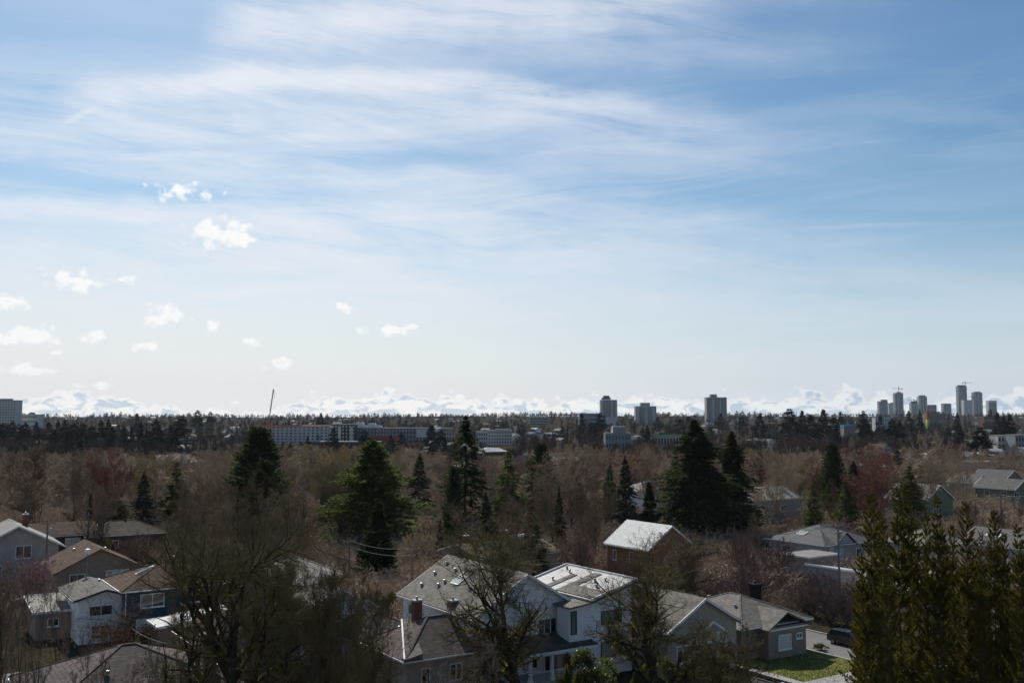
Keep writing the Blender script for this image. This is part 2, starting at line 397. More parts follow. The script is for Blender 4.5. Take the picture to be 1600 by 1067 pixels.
# high thin cloud: fibres drawn out along the wind, with bands where the photograph has them
warp = noise(AE, 2.2, 3, .5)
wv = noise(AE, 7, 4, .6, off=3)
ELw = M('ADD', EL, M('MULTIPLY_ADD', warp, .05, -.025))
fib = noise(vec(M('MULTIPLY', AZ, 5.), M('MULTIPLY_ADD', AZ, 6., M('MULTIPLY', ELw, 42.))), 1.0, 8, .62, .35)
fib2 = noise(vec(M('MULTIPLY', AZ, 2.2), M('MULTIPLY_ADD', AZ, -1.5, M('MULTIPLY', ELw, 30.))), 1.0, 6, .6, .5, off=9)
puff = noise(vec(M('MULTIPLY', AZ, 1.0), M('MULTIPLY', EL, 1.6)), 16, 7, .6, off=5)
def band(pts, half, amp, fade=120, soft=None, edge_noise=.02):
    """a band through photo points, as a parabola el(az), with half width and ends in radians"""
    A = [ae(*p) for p in pts]; xs = [a[0] for a in A]; ys = [a[1] for a in A]
    k2, k1, k0 = np.polyfit(xs, ys, 2) if len(pts) > 2 else (0, *np.polyfit(xs, ys, 1))
    curve = M('MULTIPLY_ADD', M('MULTIPLY_ADD', AZ, float(k2), float(k1)), AZ, float(k0))
    d = M('ABSOLUTE', M('SUBTRACT', M('MULTIPLY_ADD', wv, edge_noise * 2, M('SUBTRACT', EL, edge_noise)), curve))
    core = smooth(d, 0., half / F, 1., 0.)
    f = fade / F
    e1 = smooth(AZ, min(xs) - f, min(xs) + f); e2 = smooth(AZ, max(xs) - f * 2.6, max(xs) + f * 2.2, 1., 0.)
    return M('MULTIPLY', M('MULTIPLY', core, amp), M('MULTIPLY', e1, e2))
bands = [
    band([(130, 155), (450, 145), (1120, 210)], 60, .75, 60),
    band([(150, 140), (450, 124), (960, 162)], 26, 1.2, 70, edge_noise=.012),
    band([(350, 40), (700, 20), (1080, 5)], 60, 1.35, 50),
    band([(380, -90), (800, -110), (1300, -70)], 100, .9, 100),
    band([(330, 95), (700, 80), (1250, 75)], 50, .4, 100),
    band([(-200, 205), (150, 215), (700, 190)], 45, .5, 200),
    band([(-300, 310), (150, 325), (560, 355)], 24, .55, 160),
    band([(200, 262), (600, 285), (1100, 345)], 38, .6, 200),
    band([(250, 190), (700, 215), (1150, 260)], 60, .45, 200),
    band([(-200, 390), (300, 380), (1250, 400)], 80, .55, 260),
    band([(-200, 500), (500, 480), (1700, 470)], 60, .5, 300),
    band([(250, 350), (700, 345), (1050, 372)], 45, .55, 140),
    band([(330, 400), (700, 395), (1040, 410)], 40, .5, 140),
    band([(270, 470), (480, 448), (700, 452)], 12, .6, 60, edge_noise=.006),
    band([(-200, 440), (200, 430), (900, 440)], 60, .35, 250),
    band([(1230, 360), (1340, 354), (1460, 349)], 5, .28, 40, edge_noise=.003),
    band([(1380, 180), (1600, 186)], 20, .2, 120),
    band([(1000, 215), (1350, 240)], 40, .2, 200),
    band([(104, 192), (130, 178), (158, 164)], 9, .6, 14, edge_noise=.006),
]
bsum = bands[0]
for b_ in bands[1:]: bsum = M('ADD', bsum, b_)
tex = M('MULTIPLY_ADD', fib, 1.5, M('MULTIPLY_ADD', puff, .6, -.55))
# a general faint fibrous veil, thinner to the right
leftness = smooth(AZ, -.2, .42, 1., .3)
gen = M('MULTIPLY', M('MULTIPLY', smooth(fib2, .36, .72), leftness), smooth(EL, .36, .24, .04, .42))
cirrus = M('ADD', M('MULTIPLY', bsum, tex), gen)
cirrus = M('MULTIPLY', cirrus, smooth(EL, -.02, .03))
over = M('MULTIPLY', smooth(fib, .5, .85), .25)
cirrus = M('SUBTRACT', 1., M('POWER', 2.718, M('MULTIPLY', M('MAXIMUM', cirrus, 0.), -1.8)))
# milky air towards the horizon
veil = smooth(M('MULTIPLY_ADD', M('SUBTRACT', fib2, .5), .13, M('MULTIPLY_ADD', AZ, .03, EL)), .0, .21, 1., 0.)
veil = M('MULTIPLY', veil, .94)
veilc = mixc(smooth(AZ, -.2, .5), (.84, .85, .87), (.66, .72, .81))
CA = M('COSINE', M('SUBTRACT', AZ, SUN_AZ))
AMB = smooth(CA, -.6, .75, .78, 1.)   # thin cloud is bright towards the sun and dull away from it
circ = mixc(smooth(AZ, -.3, .45), (.84, .87, .93), (.64, .71, .83))
# small fair-weather cumulus
blobs = [(285, 300, 50, 13), (262, 304, 22, 8), (345, 367, 50, 24), (330, 358, 32, 18), (375, 372, 28, 14), (120, 438, 40, 15), (100, 434, 24, 12), (190, 438, 18, 8), (14, 471, 24, 13),
         (262, 490, 30, 15), (242, 498, 16, 9), (330, 507, 11, 9), (540, 480, 13, 9), (612, 514, 42, 10), (640, 512, 20, 8), (42, 523, 42, 16), (10, 530, 20, 12), (160, 527, 30, 11),
         (224, 538, 24, 9), (392, 535, 14, 7), (432, 566, 32, 12), (38, 578, 36, 10), (146, 602, 26, 6), (90, 552, 15, 6)]
fld = None
for (bx, by, bw, bh) in blobs:
    a_, e_ = ae(bx, by)
    ln = VM('LENGTH', VM('MULTIPLY', VM('SUBTRACT', AE, (a_, e_, 0.)), (F / bw, F / bh, 0.)))
    fld = ln if fld is None else M('MINIMUM', fld, ln)
pn = M('SUBTRACT', 1.0, vor(vec(AZ, M('MULTIPLY', EL, 1.2)), 60, .5, off=2))
pn1 = noise(AE, 50, 5, .6, .3, off=2)
pn2 = noise(AE, 140, 5, .6, 0., off=7)
cumf = M('ADD', M('SUBTRACT', 1.27, fld), M('ADD', M('MULTIPLY_ADD', pn, 1.3, -.80), M('ADD', M('MULTIPLY_ADD', pn1, 1.7, -.85), M('MULTIPLY_ADD', pn2, .9, -.45))))
cum = smooth(cumf, -.05, .75)
# the bank of cumulus along the horizon
az1 = vec(AZ, 0., .3)
hgt = M('MULTIPLY_ADD', noise(az1, 11, 5, .6), .048, -.0065)
az_l = M('ADD', smooth(AZ, ae(420, 600)[0], ae(510, 600)[0]), M('MULTIPLY', M('MULTIPLY', smooth(AZ, ae(10, 600)[0], ae(60, 600)[0]), smooth(AZ, ae(260, 600)[0], ae(320, 600)[0], 1., 0.)), .9))
az_l = M('MAXIMUM', az_l, .25)
bv = vec(AZ, M('MULTIPLY', EL, 1.35))
bill = M('ADD', M('MULTIPLY', M('SUBTRACT', .95, vor(bv, 52, .5, off=4)), .8), M('MULTIPLY', noise(bv, 120, 3, .5, .2, off=4), .14))
bank_f = M('ADD', M('SUBTRACT', M('MULTIPLY_ADD', hgt, 1.15, .003), EL), M('MULTIPLY_ADD', bill, .024, -.0125))
bank_f = M('SUBTRACT', bank_f, M('MULTIPLY', M('SUBTRACT', 1., az_l), .016))
bank = smooth(bank_f, -.001, .0055)
bank = M('MULTIPLY', bank, smooth(EL, -.004, .006, .55, 1.))
shade = M('MULTIPLY', smooth(noise(vec(AZ, M('MULTIPLY', EL, 2.2)), 52, 5, .55, .3, off=11), .45, .60), smooth(bank_f, .0025, .0085))
bankc = mixc(M('MULTIPLY', shade, .9), mixc(smooth(AZ, -.1, .5), (1.0, .99, .96), (.84, .86, .88)), mixc(smooth(AZ, -.1, .5), (.53, .64, .76), (.42, .53, .66)))
dim = M('MULTIPLY', AMB, smooth(EL, -.06, -.01, .12, 1.))
def cl(c):
    n = WN.new('ShaderNodeVectorMath'); n.operation = 'SCALE'; _in(n.inputs[0], c); WL.new(dim, n.inputs[3]); return n.outputs[0]
def bg(c, s):
    n = WN.new('ShaderNodeBackground'); _in(n.inputs[0], c); n.inputs[1].default_value = s; return n.outputs[0]
def mixs(f, a, b):
    n = WN.new('ShaderNodeMixShader'); _in(n.inputs[0], f); WL.new(a, n.inputs[1]); WL.new(b, n.inputs[2]); return n.outputs[0]
sh = bg(tint, SKY_S)
sh = mixs(cirrus, sh, bg(cl(circ), CLOUD_S))
sh = mixs(veil, sh, bg(cl(veilc), CLOUD_S))
sh = mixs(M('MULTIPLY', bank, .9), sh, bg(cl(bankc), CLOUD_S))
sh = mixs(M('MULTIPLY', cum, .97), sh, bg(cl(mixc(M('MULTIPLY', smooth(noise(AE, 55, 4, .5, 0., off=14), .5, .70), smooth(cumf, .8, 1.5)), (.98, .98, .975), (.82, .86, .91))), CLOUD_S))
wo = WN.new('ShaderNodeOutputWorld'); WL.new(sh, wo.inputs[0])
scene.view_settings.view_transform = 'Standard'; scene.view_settings.look = 'None'; scene.view_settings.gamma = 1; scene.view_settings.exposure = EXPO
scene.cycles.volume_bounces = 0; scene.cycles.max_bounces = 5; scene.cycles.diffuse_bounces = 2; scene.cycles.glossy_bounces = 2; scene.cycles.transparent_max_bounces = 4
# ---------- materials ----------
for a in [
    ('bark', (.085, .068, .054)), ('bark_pale', (.36, .30, .22)), ('bark_far', (.20, .16, .125)), ]:
    mat(a[0], a[1], .95, .4, 3, .1, obj_var=.2)
mat('bark_moss', (.045, .034, .026), .95, .4, 3, .1, moss=((.20, .175, .025), .40))
mat('twig_dark', (.21, .148, .10), .95, .3, 1, .1, obj_var=.15)
mat('twig_moss', (.15, .108, .070), .95, .35, .6, .1, c2=(.18, .14, .06))
mat('twig_brown', (.36, .272, .195), .95, .25, .3, .1, obj_var=.35)
mat('twig_grey', (.40, .31, .22), .95, .25, .3, .1, obj_var=.3)
mat('twig_pale', (.46, .37, .24), .95, .25, .3, .1, obj_var=.15)
mat('twig_red', (.27, .135, .10), .95, .25, .3, .1, obj_var=.2)
mat('twig_yellow', (.37, .29, .145), .95, .25, .3, .1, obj_var=.2)
mat('twig_pinkish', (.22, .14, .125), .95, .25, .3, .1)
mat('blossom_pink', (.42, .26, .28), .9, .25, .8, .1)
mat('needle_dark', (.036, .052, .024), .85, .45, .5, .15, obj_var=.2, transl=(.06, .09, .018))
mat('needle_green', (.075, .105, .034), .85, .45, .5, .15, obj_var=.15, transl=(.16, .22, .035))
mat('needle_blue', (.042, .062, .048), .85, .4, .5, .15, obj_var=.2, transl=(.05, .075, .035))
mat('needle_olive', (.075, .070, .020), .9, .45, .9, .1, obj_var=.2, transl=(.18, .145, .02))
mat('needle_far', (.022, .033, .022), 1., .3, .1, .0, obj_var=.3)
mat('leaf_gloss', (.045, .065, .02), .35, .4, 3, .5, transl=(.13, .15, .03))
mat('leaf_dark', (.03, .045, .018), .5, .4, 3, .3, transl=(.05, .08, .02))
mat('rust_leaf', (.16, .075, .03), .95, .4, 2, .1)
mat('roof_grey', (.145, .138, .13), .9, .28, 1.2, .2, bands=('Z', 7, .16, .62))
mat('roof_brown', (.105, .066, .045), .9, .3, 1.2, .12, bands=('Z', 6, .18, .5))
mat('roof_mauve', (.125, .10, .092), .9, .28, 1.2, .15, bands=('Z', 8, .2, .6))
mat('roof_taupe', (.17, .15, .132), .85, .26, 1.2, .28, bands=('Z', 7, .16, .66))
mat('roof_charcoal', (.085, .085, .09), .8, .25, 1.2, .35, bands=('Z', 7, .16, .6))
mat('roof_moss', (.13, .105, .07), .95, .35, .8, .1, c2=(.12, .10, .045))
mat('roof_flat', (.25, .235, .21), .8, .25, .5, .3)
mat('roof_felt', (.10, .085, .07), .95, .4, .8, .1)
mat('metal_white', (.50, .51, .52), .65, .2, 1.5, .25, bands=('Y', 1.7, .12, .55))
mat('metal_grey', (.26, .265, .27), .62, .12, 1, .6, bands=('Y', 2.2, .1, .7))
mat('metal_dull', (.35, .35, .36), .35, .2, 3, .5, metal=.6)
mat('galvanised', (.30, .305, .31), .45, .2, 3, .4, metal=.5)
mat('wall_white', (.82, .83, .84), .8, .03, .7, .3, bands=('Z', 5, .07, .82))
mat('wall_white_plain', (.76, .77, .78), .85, .1, .6, .2, streak=True)
mat('wall_grey', (.36, .36, .36), .85, .1, .7, .2, bands=('Z', 5, .08, .8))
mat('wall_stucco', (.38, .335, .285), .95, .12, 2, .1)
mat('wall_pale', (.38, .36, .34), .95, .12, 1, .1)
mat('wall_teal', (.018, .055, .092), .75, .2, .8, .3, bands=('Z', 5, .08, .7))
mat('wall_orange', (.27, .125, .07), .9, .12, .8, .1)
mat('wall_green', (.18, .22, .15), .9, .12, .8, .1, bands=('Z', 4, .08, .8))
mat('wall_taupe', (.27, .215, .175), .95, .15, 2, .1)
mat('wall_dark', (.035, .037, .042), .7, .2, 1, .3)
mat('wall_brown', (.14, .085, .06), .9, .2, 1, .1)
mat('concrete', (.46, .45, .43), .9, .15, 1, .2, streak=True)
mat('tower_blue', (.20, .23, .27), .6, .15, .05, .4)
mat('tower_concrete', (.36, .35, .33), .85, .12, .05, .2)
mat('tower_pale', (.50, .50, .48), .85, .1, .05, .2)
mat('trim_white', (.78, .79, .80), .5, .05, 2, .4)
mat('trim_dark', (.02, .02, .022), .5, .2, 2, .4)
mat('brick', (.20, .075, .05), .9, .4, 9, .1, bands=('Z', 12, .15, 1.6))
mat('brick_black', (.022, .02, .02), .9, .3, 9, .1)
mat('wood', (.16, .11, .07), .9, .3, 2, .1, streak=True)
mat('wood_grey', (.20, .18, .155), .9, .3, 2, .1, streak=True)
mat('orange_paint', (.62, .16, .06), .7, .1, 1, .3)
mat('yellow_paint', (.65, .48, .08), .7, .1, 1, .3)
mat('green_paint', (.20, .42, .16), .8, .1, 1, .3)
mat('red_paint', (.33, .06, .05), .8, .15, 1, .3)
mat('blue_paint', (.10, .17, .24), .7, .15, 1, .3)
mat('teal_roof', (.04, .24, .42), .7, .15, 1, .3)
mat('car_paint', (.008, .009, .013), .18, .1, 5, .7)
mat('rubber', (.02, .02, .02), .9, .1, 5, .2)
mat('tail_lens', (.35, .01, .01), .3, .1, 5, .5)
mat('wire', (.13, .13, .13), .6, .1, 5, .4)
mat('blind', (.30, .38, .36), .7, .1, 1, .3, bands=('Z', 8, .4, .75))
mat('curtain', (.55, .54, .50), .9, .12, 5, .2, streak=True)
glass('glass'); glass('glass_green', (.10, .17, .16), .15); glass('glass_blue', (.05, .07, .09), .12); glass('skylight_glass', (.35, .42, .40), .2)
mat('ground_earth', (.045, .034, .026), 1., .45, .06, .0, c2=(.05, .042, .026))
mat('lawn', (.13, .15, .03), .95, .4, .5, .1, c2=(.20, .19, .055))
mat('grass_blade', (.14, .18, .04), .9, .35, 3, .1, transl=(.12, .18, .03))
mat('asphalt', (.17, .165, .16), .9, .15, .5, .25)
mat('pavement', (.36, .345, .33), .92, .12, 1, .2, bands=('X', .7, .03, .6))
mat('road_far', (.15, .145, .14), .9, .15, .05, .2)

# ---------- the setting ----------
def build_ground():
    ys = np.concatenate([np.arange(-300, 240, 20.), 240 * 1.03 ** np.arange(0, 125)]); ys = ys[ys < 5700]
    xs = np.sinh(np.linspace(-3.4, 3.4, 90)) / math.sinh(3.4) * 5600
    Xg, Yg = np.meshgrid(xs, ys); V = np.stack([Xg, Yg, ground(Xg, Yg) - .03], 2).reshape(-1, 3)
    nx, ny = len(xs), len(ys); i = np.arange((ny - 1))[:, None] * nx + np.arange(nx - 1)[None]
    q = np.stack([i, i + 1, i + nx + 1, i + nx], -1).reshape(-1, 4)
    m = MB(); m.add(V, q); tag(m.build('ground', 'ground_earth'), kind='structure')
build_ground()
def loc2w(o, rz, p): return (o[0] + p[0] * math.cos(rz) - p[1] * math.sin(rz), o[1] + p[0] * math.sin(rz) + p[1] * math.cos(rz))
def sheet(name, c, size, z, m_, rz=GRID, thick=.12, kind='structure'):
    b = MB(); b.box2((-size[0] / 2, -size[1] / 2, -thick), (size[0] / 2, size[1] / 2, 0))
    o = b.build(name, m_); o.location = (c[0], c[1], z); o.rotation_euler = (0, 0, rz); return tag(o, kind=kind)

# ---------- houses ----------
def roof_z(h, x, y):
    W, L, e, r, t = h['W'], h['L'], h['eave'], h['rise'], h['roof']
    if t == 'gable_y': return e + r * (1 - abs(x) / (W / 2))
    if t == 'gable_x': return e + r * (1 - abs(y) / (L / 2))
    if t == 'hip':
        s = min(W, L) / 2; return e + r * min((W / 2 - abs(x)) / s, (L / 2 - abs(y)) / s, 1)
    if t == 'shed_x': return e + r * (x / W + .5)
    if t == 'shed_-x': return e + r * (.5 - x / W)
    if t == 'shed_y': return e + r * (y / L + .5)
    return e
def slab(mb, top, th=.18):
    v = [tuple(p) for p in top] + [(p[0], p[1], p[2] - th) for p in top]; n = len(top)
    mb.poly(v, [tuple(range(n)), tuple(range(n, 2 * n))[::-1]] + [(i, n + i, n + (i + 1) % n, (i + 1) % n) for i in range(n)])
def add_window(root, h, side, u, z, w, ht, n=2, style='glass', frame='trim_white', sill=True):
    W, L = h['W'], h['L']
    # local frame of the wall: origin at its left end seen from outside
    O, ux, nrm = {'F': ((-W / 2, -L / 2), (1, 0), (0, -1)), 'L': ((-W / 2, L / 2), (0, -1), (-1, 0)), 'R': ((W / 2, -L / 2), (0, 1), (1, 0)), 'B': ((W / 2, L / 2), (-1, 0), (0, 1))}[side]
    def pt(a, b, d): return (O[0] + ux[0] * a + nrm[0] * d, O[1] + ux[1] * a + nrm[1] * d, b)
    f = MB(); t = .09
    def bx(mb, a0, b0, a1, b1, d0, d1): mb.box2(pt(a0, b0, d0), pt(a1, b1, d1))
    bx(f, u, z, u + t, z + ht, -.02, .07); bx(f, u + w - t, z, u + w, z + ht, -.02, .07)
    bx(f, u + t, z, u + w - t, z + t, -.02, .07); bx(f, u + t, z + ht - t, u + w - t, z + ht, -.02, .07)
    for k in range(1, n):
        c = u + w * k / n; bx(f, c - .035, z + t, c + .035, z + ht - t, -.02, .06)
    fo = f.build('window', frame, root)
    p = MB(); bx(p, u + t, z + t, u + w - t, z + ht - t, -.01, .02)
    p.build('pane', {'glass': 'glass', 'blind': 'blind', 'curtain': 'curtain', 'green': 'glass_green'}[style], fo)
    if sill:
        s = MB(); bx(s, u - .08, z - .09, u + w + .08, z - .004, -.02, .13); s.build('sill', frame, fo)
def house(name, label, roof='gable_y', W=9, L=10, eave=5, rise=2, near=None, at=None, base=0., rot=GRID, wall='wall_white', rmat='roof_grey', trim='trim_white',
          over=.45, windows=(), chimneys=(), vents=(), skylights=(), cat='house', group=None, wall_name='wall', corner='near', door=None, gutter=True, split=None):
    h = dict(W=W, L=L, eave=eave, rise=rise, roof=roof)
    if near is not None:   # wall corner nearest the camera, at eave height, seen at this photo point
        c0 = Pz(near[0], near[1], base + eave); sx = 1 if corner == 'right' else -1
        o = loc2w((0, 0), rot, (sx * W / 2, -L / 2)); at = (c0.x - o[0], c0.y - o[1])
    root = empty(name, (at[0], at[1], base), rot, label, cat, group)
    # walls
    m = MB(); sunk = -.6
    if roof == 'gable_y':
        for s in (-1, 1): pass
        a = [(-W / 2, sunk), (W / 2, sunk), (W / 2, eave), (0, eave + rise), (-W / 2, eave)]
        v = [(x, -L / 2, z) for x, z in a] + [(x, L / 2, z) for x, z in a]
        m.poly(v, [(0, 1, 2, 3, 4), (9, 8, 7, 6, 5)] + [(i, 5 + i, 5 + (i + 1) % 5, (i + 1) % 5) for i in range(5)])
    elif roof == 'gable_x':
        a = [(-L / 2, sunk), (L / 2, sunk), (L / 2, eave), (0, eave + rise), (-L / 2, eave)]
        v = [(-W / 2, y, z) for y, z in a] + [(W / 2, y, z) for y, z in a]
        m.poly(v, [(4, 3, 2, 1, 0), (5, 6, 7, 8, 9)] + [((i + 1) % 5, 5 + (i + 1) % 5, 5 + i, i) for i in range(5)])
    else:
        zz = [roof_z(h, x, y) if roof.startswith('shed') else eave for x, y in ((-W / 2, -L / 2), (W / 2, -L / 2), (W / 2, L / 2), (-W / 2, L / 2))]
        m.prism([(-W / 2, -L / 2), (W / 2, -L / 2), (W / 2, L / 2), (-W / 2, L / 2)], sunk, zz)
    m.build(wall_name, wall, root)
    # roof
    r = MB(); fa = MB(); ov = over; up = .19
    x0, y0 = W / 2 + ov, L / 2 + ov
    if roof == 'gable_y':
        dz = rise / (W / 2) * ov
        for s in (-1, 1):
            q = [(s * x0, -y0, eave - dz + up), (0, -y0, eave + rise + up), (0, y0, eave + rise + up), (s * x0, y0, eave - dz + up)]
            slab(r, q if s < 0 else q[::-1])
            for yy in (-y0, y0): fa.bar((s * (x0 + .02), yy * 1.003, eave - dz + up - .12), (0, yy * 1.003, eave + rise + up - .12), .05, .24)
            fa.bar((s * (x0 + .05), -y0, eave - dz + up - .16), (s * (x0 + .05), y0, eave - dz + up - .16), .1, .13)
    elif roof == 'gable_x':
        dz = rise / (L / 2) * ov
        for s in (-1, 1):
            q = [(-x0, s * y0, eave - dz + up), (x0, s * y0, eave - dz + up), (x0, 0, eave + rise + up), (-x0, 0, eave + rise + up)]
            slab(r, q if s < 0 else q[::-1])
            for xx in (-x0, x0): fa.bar((xx * 1.003, s * (y0 + .02), eave - dz + up - .12), (xx * 1.003, 0, eave + rise + up - .12), .05, .24)
            fa.bar((-x0, s * (y0 + .05), eave - dz + up - .16), (x0, s * (y0 + .05), eave - dz + up - .16), .1, .13)
    elif roof == 'hip':
        s = min(W, L) / 2; dz = rise / s * ov; a, b = W / 2 - s, L / 2 - s
        ze, zr = eave - dz + up, eave + rise + up
        v = [(-x0, -y0, ze), (x0, -y0, ze), (x0, y0, ze), (-x0, y0, ze)] + [(p[0], p[1], p[2] - .16) for p in ((-x0, -y0, ze), (x0, -y0, ze), (x0, y0, ze), (-x0, y0, ze))]
        if W > L + .01: v += [(-a, 0, zr), (a, 0, zr)]; fs = [(0, 1, 9, 8), (1, 2, 9), (2, 3, 8, 9), (3, 0, 8)]; ca = [(0, 8), (1, 9), (2, 9), (3, 8), (8, 9)]
        elif L > W + .01: v += [(0, -b, zr), (0, b, zr)]; fs = [(0, 1, 8), (1, 2, 9, 8), (2, 3, 9), (3, 0, 8, 9)]; ca = [(0, 8), (1, 8), (2, 9), (3, 9), (8, 9)]
        else: v += [(0, 0, zr)]; fs = [(0, 1, 8), (1, 2, 8), (2, 3, 8), (3, 0, 8)]; ca = [(0, 8), (1, 8), (2, 8), (3, 8)]
        r.poly(v, fs + [(7, 6, 5, 4), (0, 4, 5, 1), (1, 5, 6, 2), (2, 6, 7, 3), (3, 7, 4, 0)])
        cp = MB()
        for i, j in ca: cp.bar(v[i], v[j], .22, .07)
        caps = cp
        zf = ze - .12
        for i, j in ((0, 1), (1, 2), (2, 3), (3, 0)):
            p, q = v[i], v[j]; fa.bar((p[0] * 1.008, p[1] * 1.008, zf), (q[0] * 1.008, q[1] * 1.008, zf), .1, .14)
    else:
        f = lambda x, y: roof_z(h, max(-9e9, x), y) + up
        q = [(-x0, -y0, f(-x0, -y0)), (x0, -y0, f(x0, -y0)), (x0, y0, f(x0, y0)), (-x0, y0, f(-x0, y0))]
        slab(r, q, .2)
        for i in range(4):
            p, q2 = Vector(q[i]), Vector(q[(i + 1) % 4]); k = 1.006
            fa.bar((p.x * k, p.y * k, p.z - .08), (q2.x * k, q2.y * k, q2.z - .08), .07, .26)
    ro = r.build('roof', rmat, root)
    if roof == 'hip': caps.build('ridge_cap', rmat, ro)
    if gutter: fa.build('fascia', trim, ro)
    for ch in chimneys:
        x, y, w, d, top, mt = ch; zb = roof_z(h, max(-W / 2, min(W / 2, x)), max(-L / 2, min(L / 2, y))) - .6
        if abs(x) > W / 2 or abs(y) > L / 2: zb = -.3
        b = MB(); b.box2((x - w / 2, y - d / 2, zb), (x + w / 2, y + d / 2, top - .16)); c = b.build('chimney', mt, ro)
        b = MB(); b.box2((x - w / 2 - .07, y - d / 2 - .07, top - .157), (x + w / 2 + .07, y + d / 2 + .07, top)); b.build('chimney_cap', 'concrete' if mt == 'brick' else 'brick_black', ro)
        b = MB(); b.lathe([(.12, 0), (.13, .3), (.0, .32)], (x, y, top - .02), 10); b.build('flue_pipe', 'galvanised' if mt == 'brick' else 'trim_dark', ro)
    for vx, vy in vents:
        z = roof_z(h, vx, vy) + up; b = MB(); b.lathe([(.10, -.15), (.10, .16), (.21, .17), (.17, .28), (0, .33)], (vx, vy, z), 10); b.build('roof_vent', 'galvanised', ro)
    for sx_, sy_, sw, sl_ in skylights:
        zc = [(sx_ + a * sw / 2, sy_ + b * sl_ / 2) for a, b in ((-1, -1), (1, -1), (1, 1), (-1, 1))]
        q = [(x, y, roof_z(h, x, y) + up + .12) for x, y in zc]; b = MB(); slab(b, q, .2); so_ = b.build('skylight', 'trim_white', ro)
        q = [(sx_ + (x - sx_) * .82, sy_ + (y - sy_) * .82) for x, y in zc]; q = [(x, y, roof_z(h, x, y) + up + .15) for x, y in q]; b = MB(); slab(b, q, .05); b.build('pane', 'skylight_glass', so_)
    for wn in windows: add_window(root, h, *wn)
    if door:
        side, u, zb, w, ht, mt = door
        O, ux, nrm = {'F': ((-W / 2, -L / 2), (1, 0), (0, -1)), 'L': ((-W / 2, L / 2), (0, -1), (-1, 0)), 'R': ((W / 2, -L / 2), (0, 1), (1, 0))}[side]
        pt = lambda a, b_, d: (O[0] + ux[0] * a + nrm[0] * d, O[1] + ux[1] * a + nrm[1] * d, b_)
        b = MB(); b.box2(pt(u, zb, -.02), pt(u + w, zb + ht, .05)); dd = b.build('door', mt, root)
        b = MB(); b.box2(pt(u + w - .18, zb + 1, .053), pt(u + w - .12, zb + 1.12, .11)); b.build('handle', 'metal_dull', dd)
    return root, h
def part(root, name, mt, f):
    b = MB(); f(b); return b.build(name, mt, root)

# teal house with the brown hip roof
r_, h_ = house('house', 'dark teal two-storey house with brown shingled hip roof and white-framed windows', 'hip', 13, 9.5, 5.7, 1.9, near=(196, 922), wall='wall_teal', rmat='roof_brown', over=.55,
      windows=[('F', 1.6, 3.6, 2.6, 1.5, 2), ('F', 7.2, 3.7, 2.1, 1.35, 2), ('F', 1.2, .7, 2.1, 1.7, 2, 'curtain'), ('F', 9.4, .9, 1.6, 1.3, 2), ('L', 5.2, 3.7, 1.6, 1.3, 2), ('L', 1.5, 3.9, 1.0, 1.0, 1)],
      vents=[(1.5, -2.2)], chimneys=[], skylights=[(-3.6, -.6, 2.0, .55)], door=('F', 5.0, .1, .95, 2.1, 'trim_white'))
part(r_, 'downpipe', 'trim_white', lambda b: b.tube([(-6.45, -4.85, 5.4), (-6.45, -4.85, 0)], .06, 6))
part(r_, 'vent_pipe', 'galvanised', lambda b: b.tube([(0, .6, 7.3), (0, .6, 8.35)], .16, 8))
part(r_, 'deck_rail', 'trim_white', lambda b: (b.bar((-1, -6.6, 3.0), (6.4, -6.6, 3.0), .07, .1), b.bar((-1, -4.76, 2.85), (-1, -6.6, 2.85), .07, .1), [b.bar((-1 + i * 1.05, -6.6, 0), (-1 + i * 1.05, -6.6, 2.95), .07, .07) for i in range(8)]))
# white house in front of it
r_, h_ = house('house', 'small white house with vertical siding and low grey roof, left of the dark teal house', 'gable_y', 5.2, 9, 4.9, .75, near=(124, 936), wall='wall_white_plain', rmat='roof_grey', trim='trim_dark', over=.7,
      windows=[('F', 1.0, 2.9, 2.5, 1.15, 2), ('F', 1.3, .4, 1.8, 1.5, 2)], vents=[(.6, 2.)])
part(r_, 'balcony', 'wall_white_plain', lambda b: (b.box2((-2.4, -4.9, 1.95), (2.5, -4.51, 2.1)), b.bar((-2.4, -4.95, 2.9), (2.5, -4.95, 2.9), .06, .08), [b.bar((-2.3 + i * .6, -4.95, 2.1), (-2.3 + i * .6, -4.95, 2.87), .05, .05) for i in range(9)]))
house('shed', 'low shed with pale roof left of the small white house', 'shed_y', 4.6, 6.5, 3.0, .7, near=(56, 958), wall='wall_taupe', rmat='roof_flat', cat='shed', windows=[('F', 1.2, 1.4, 1.2, .9, 2)], over=.4)
# brown gabled house, white gabled house
house('house', 'grey house with brown gable roof behind the small white house', 'gable_y', 10, 11, 4.6, 2.5, near=(92, 893), wall='wall_taupe', rmat='roof_brown', trim='wood', over=.7,
      windows=[('F', 5.8, 2.4, 2.9, 1.9, 3, 'curtain'), ('F', 1.3, 2.5, 1.9, 1.6, 2), ('F', 2, .3, 1.8, 1.3, 2)], vents=[(-2, 2), (1.5, -1.)])
house('house', 'white gabled house with pale worn roof at the left edge of the photo', 'gable_y', 11.5, 11, 5.2, 3.0, near=(-40, 858), wall='wall_pale', rmat='roof_flat', over=.9,
      windows=[('F', 5.5, 3.4, 2.2, 1.9, 2), ('F', 1.5, 1.0, 2.2, 1.5, 2), ('F', 8, .9, 1.8, 1.5, 2)], chimneys=[(2, 3, .8, .8, 9.3, 'brick')])
house('house', 'dark red-roofed house behind the white gabled house', 'gable_x', 10, 8, 4.6, 1.6, near=(52, 838), wall='wall_dark', rmat='roof_brown', over=.5,
      windows=[('F', 5, 2.6, 2.4, 1.4, 2, 'curtain'), ('F', 9.5, 2.6, 1.6, 1.4, 2)])
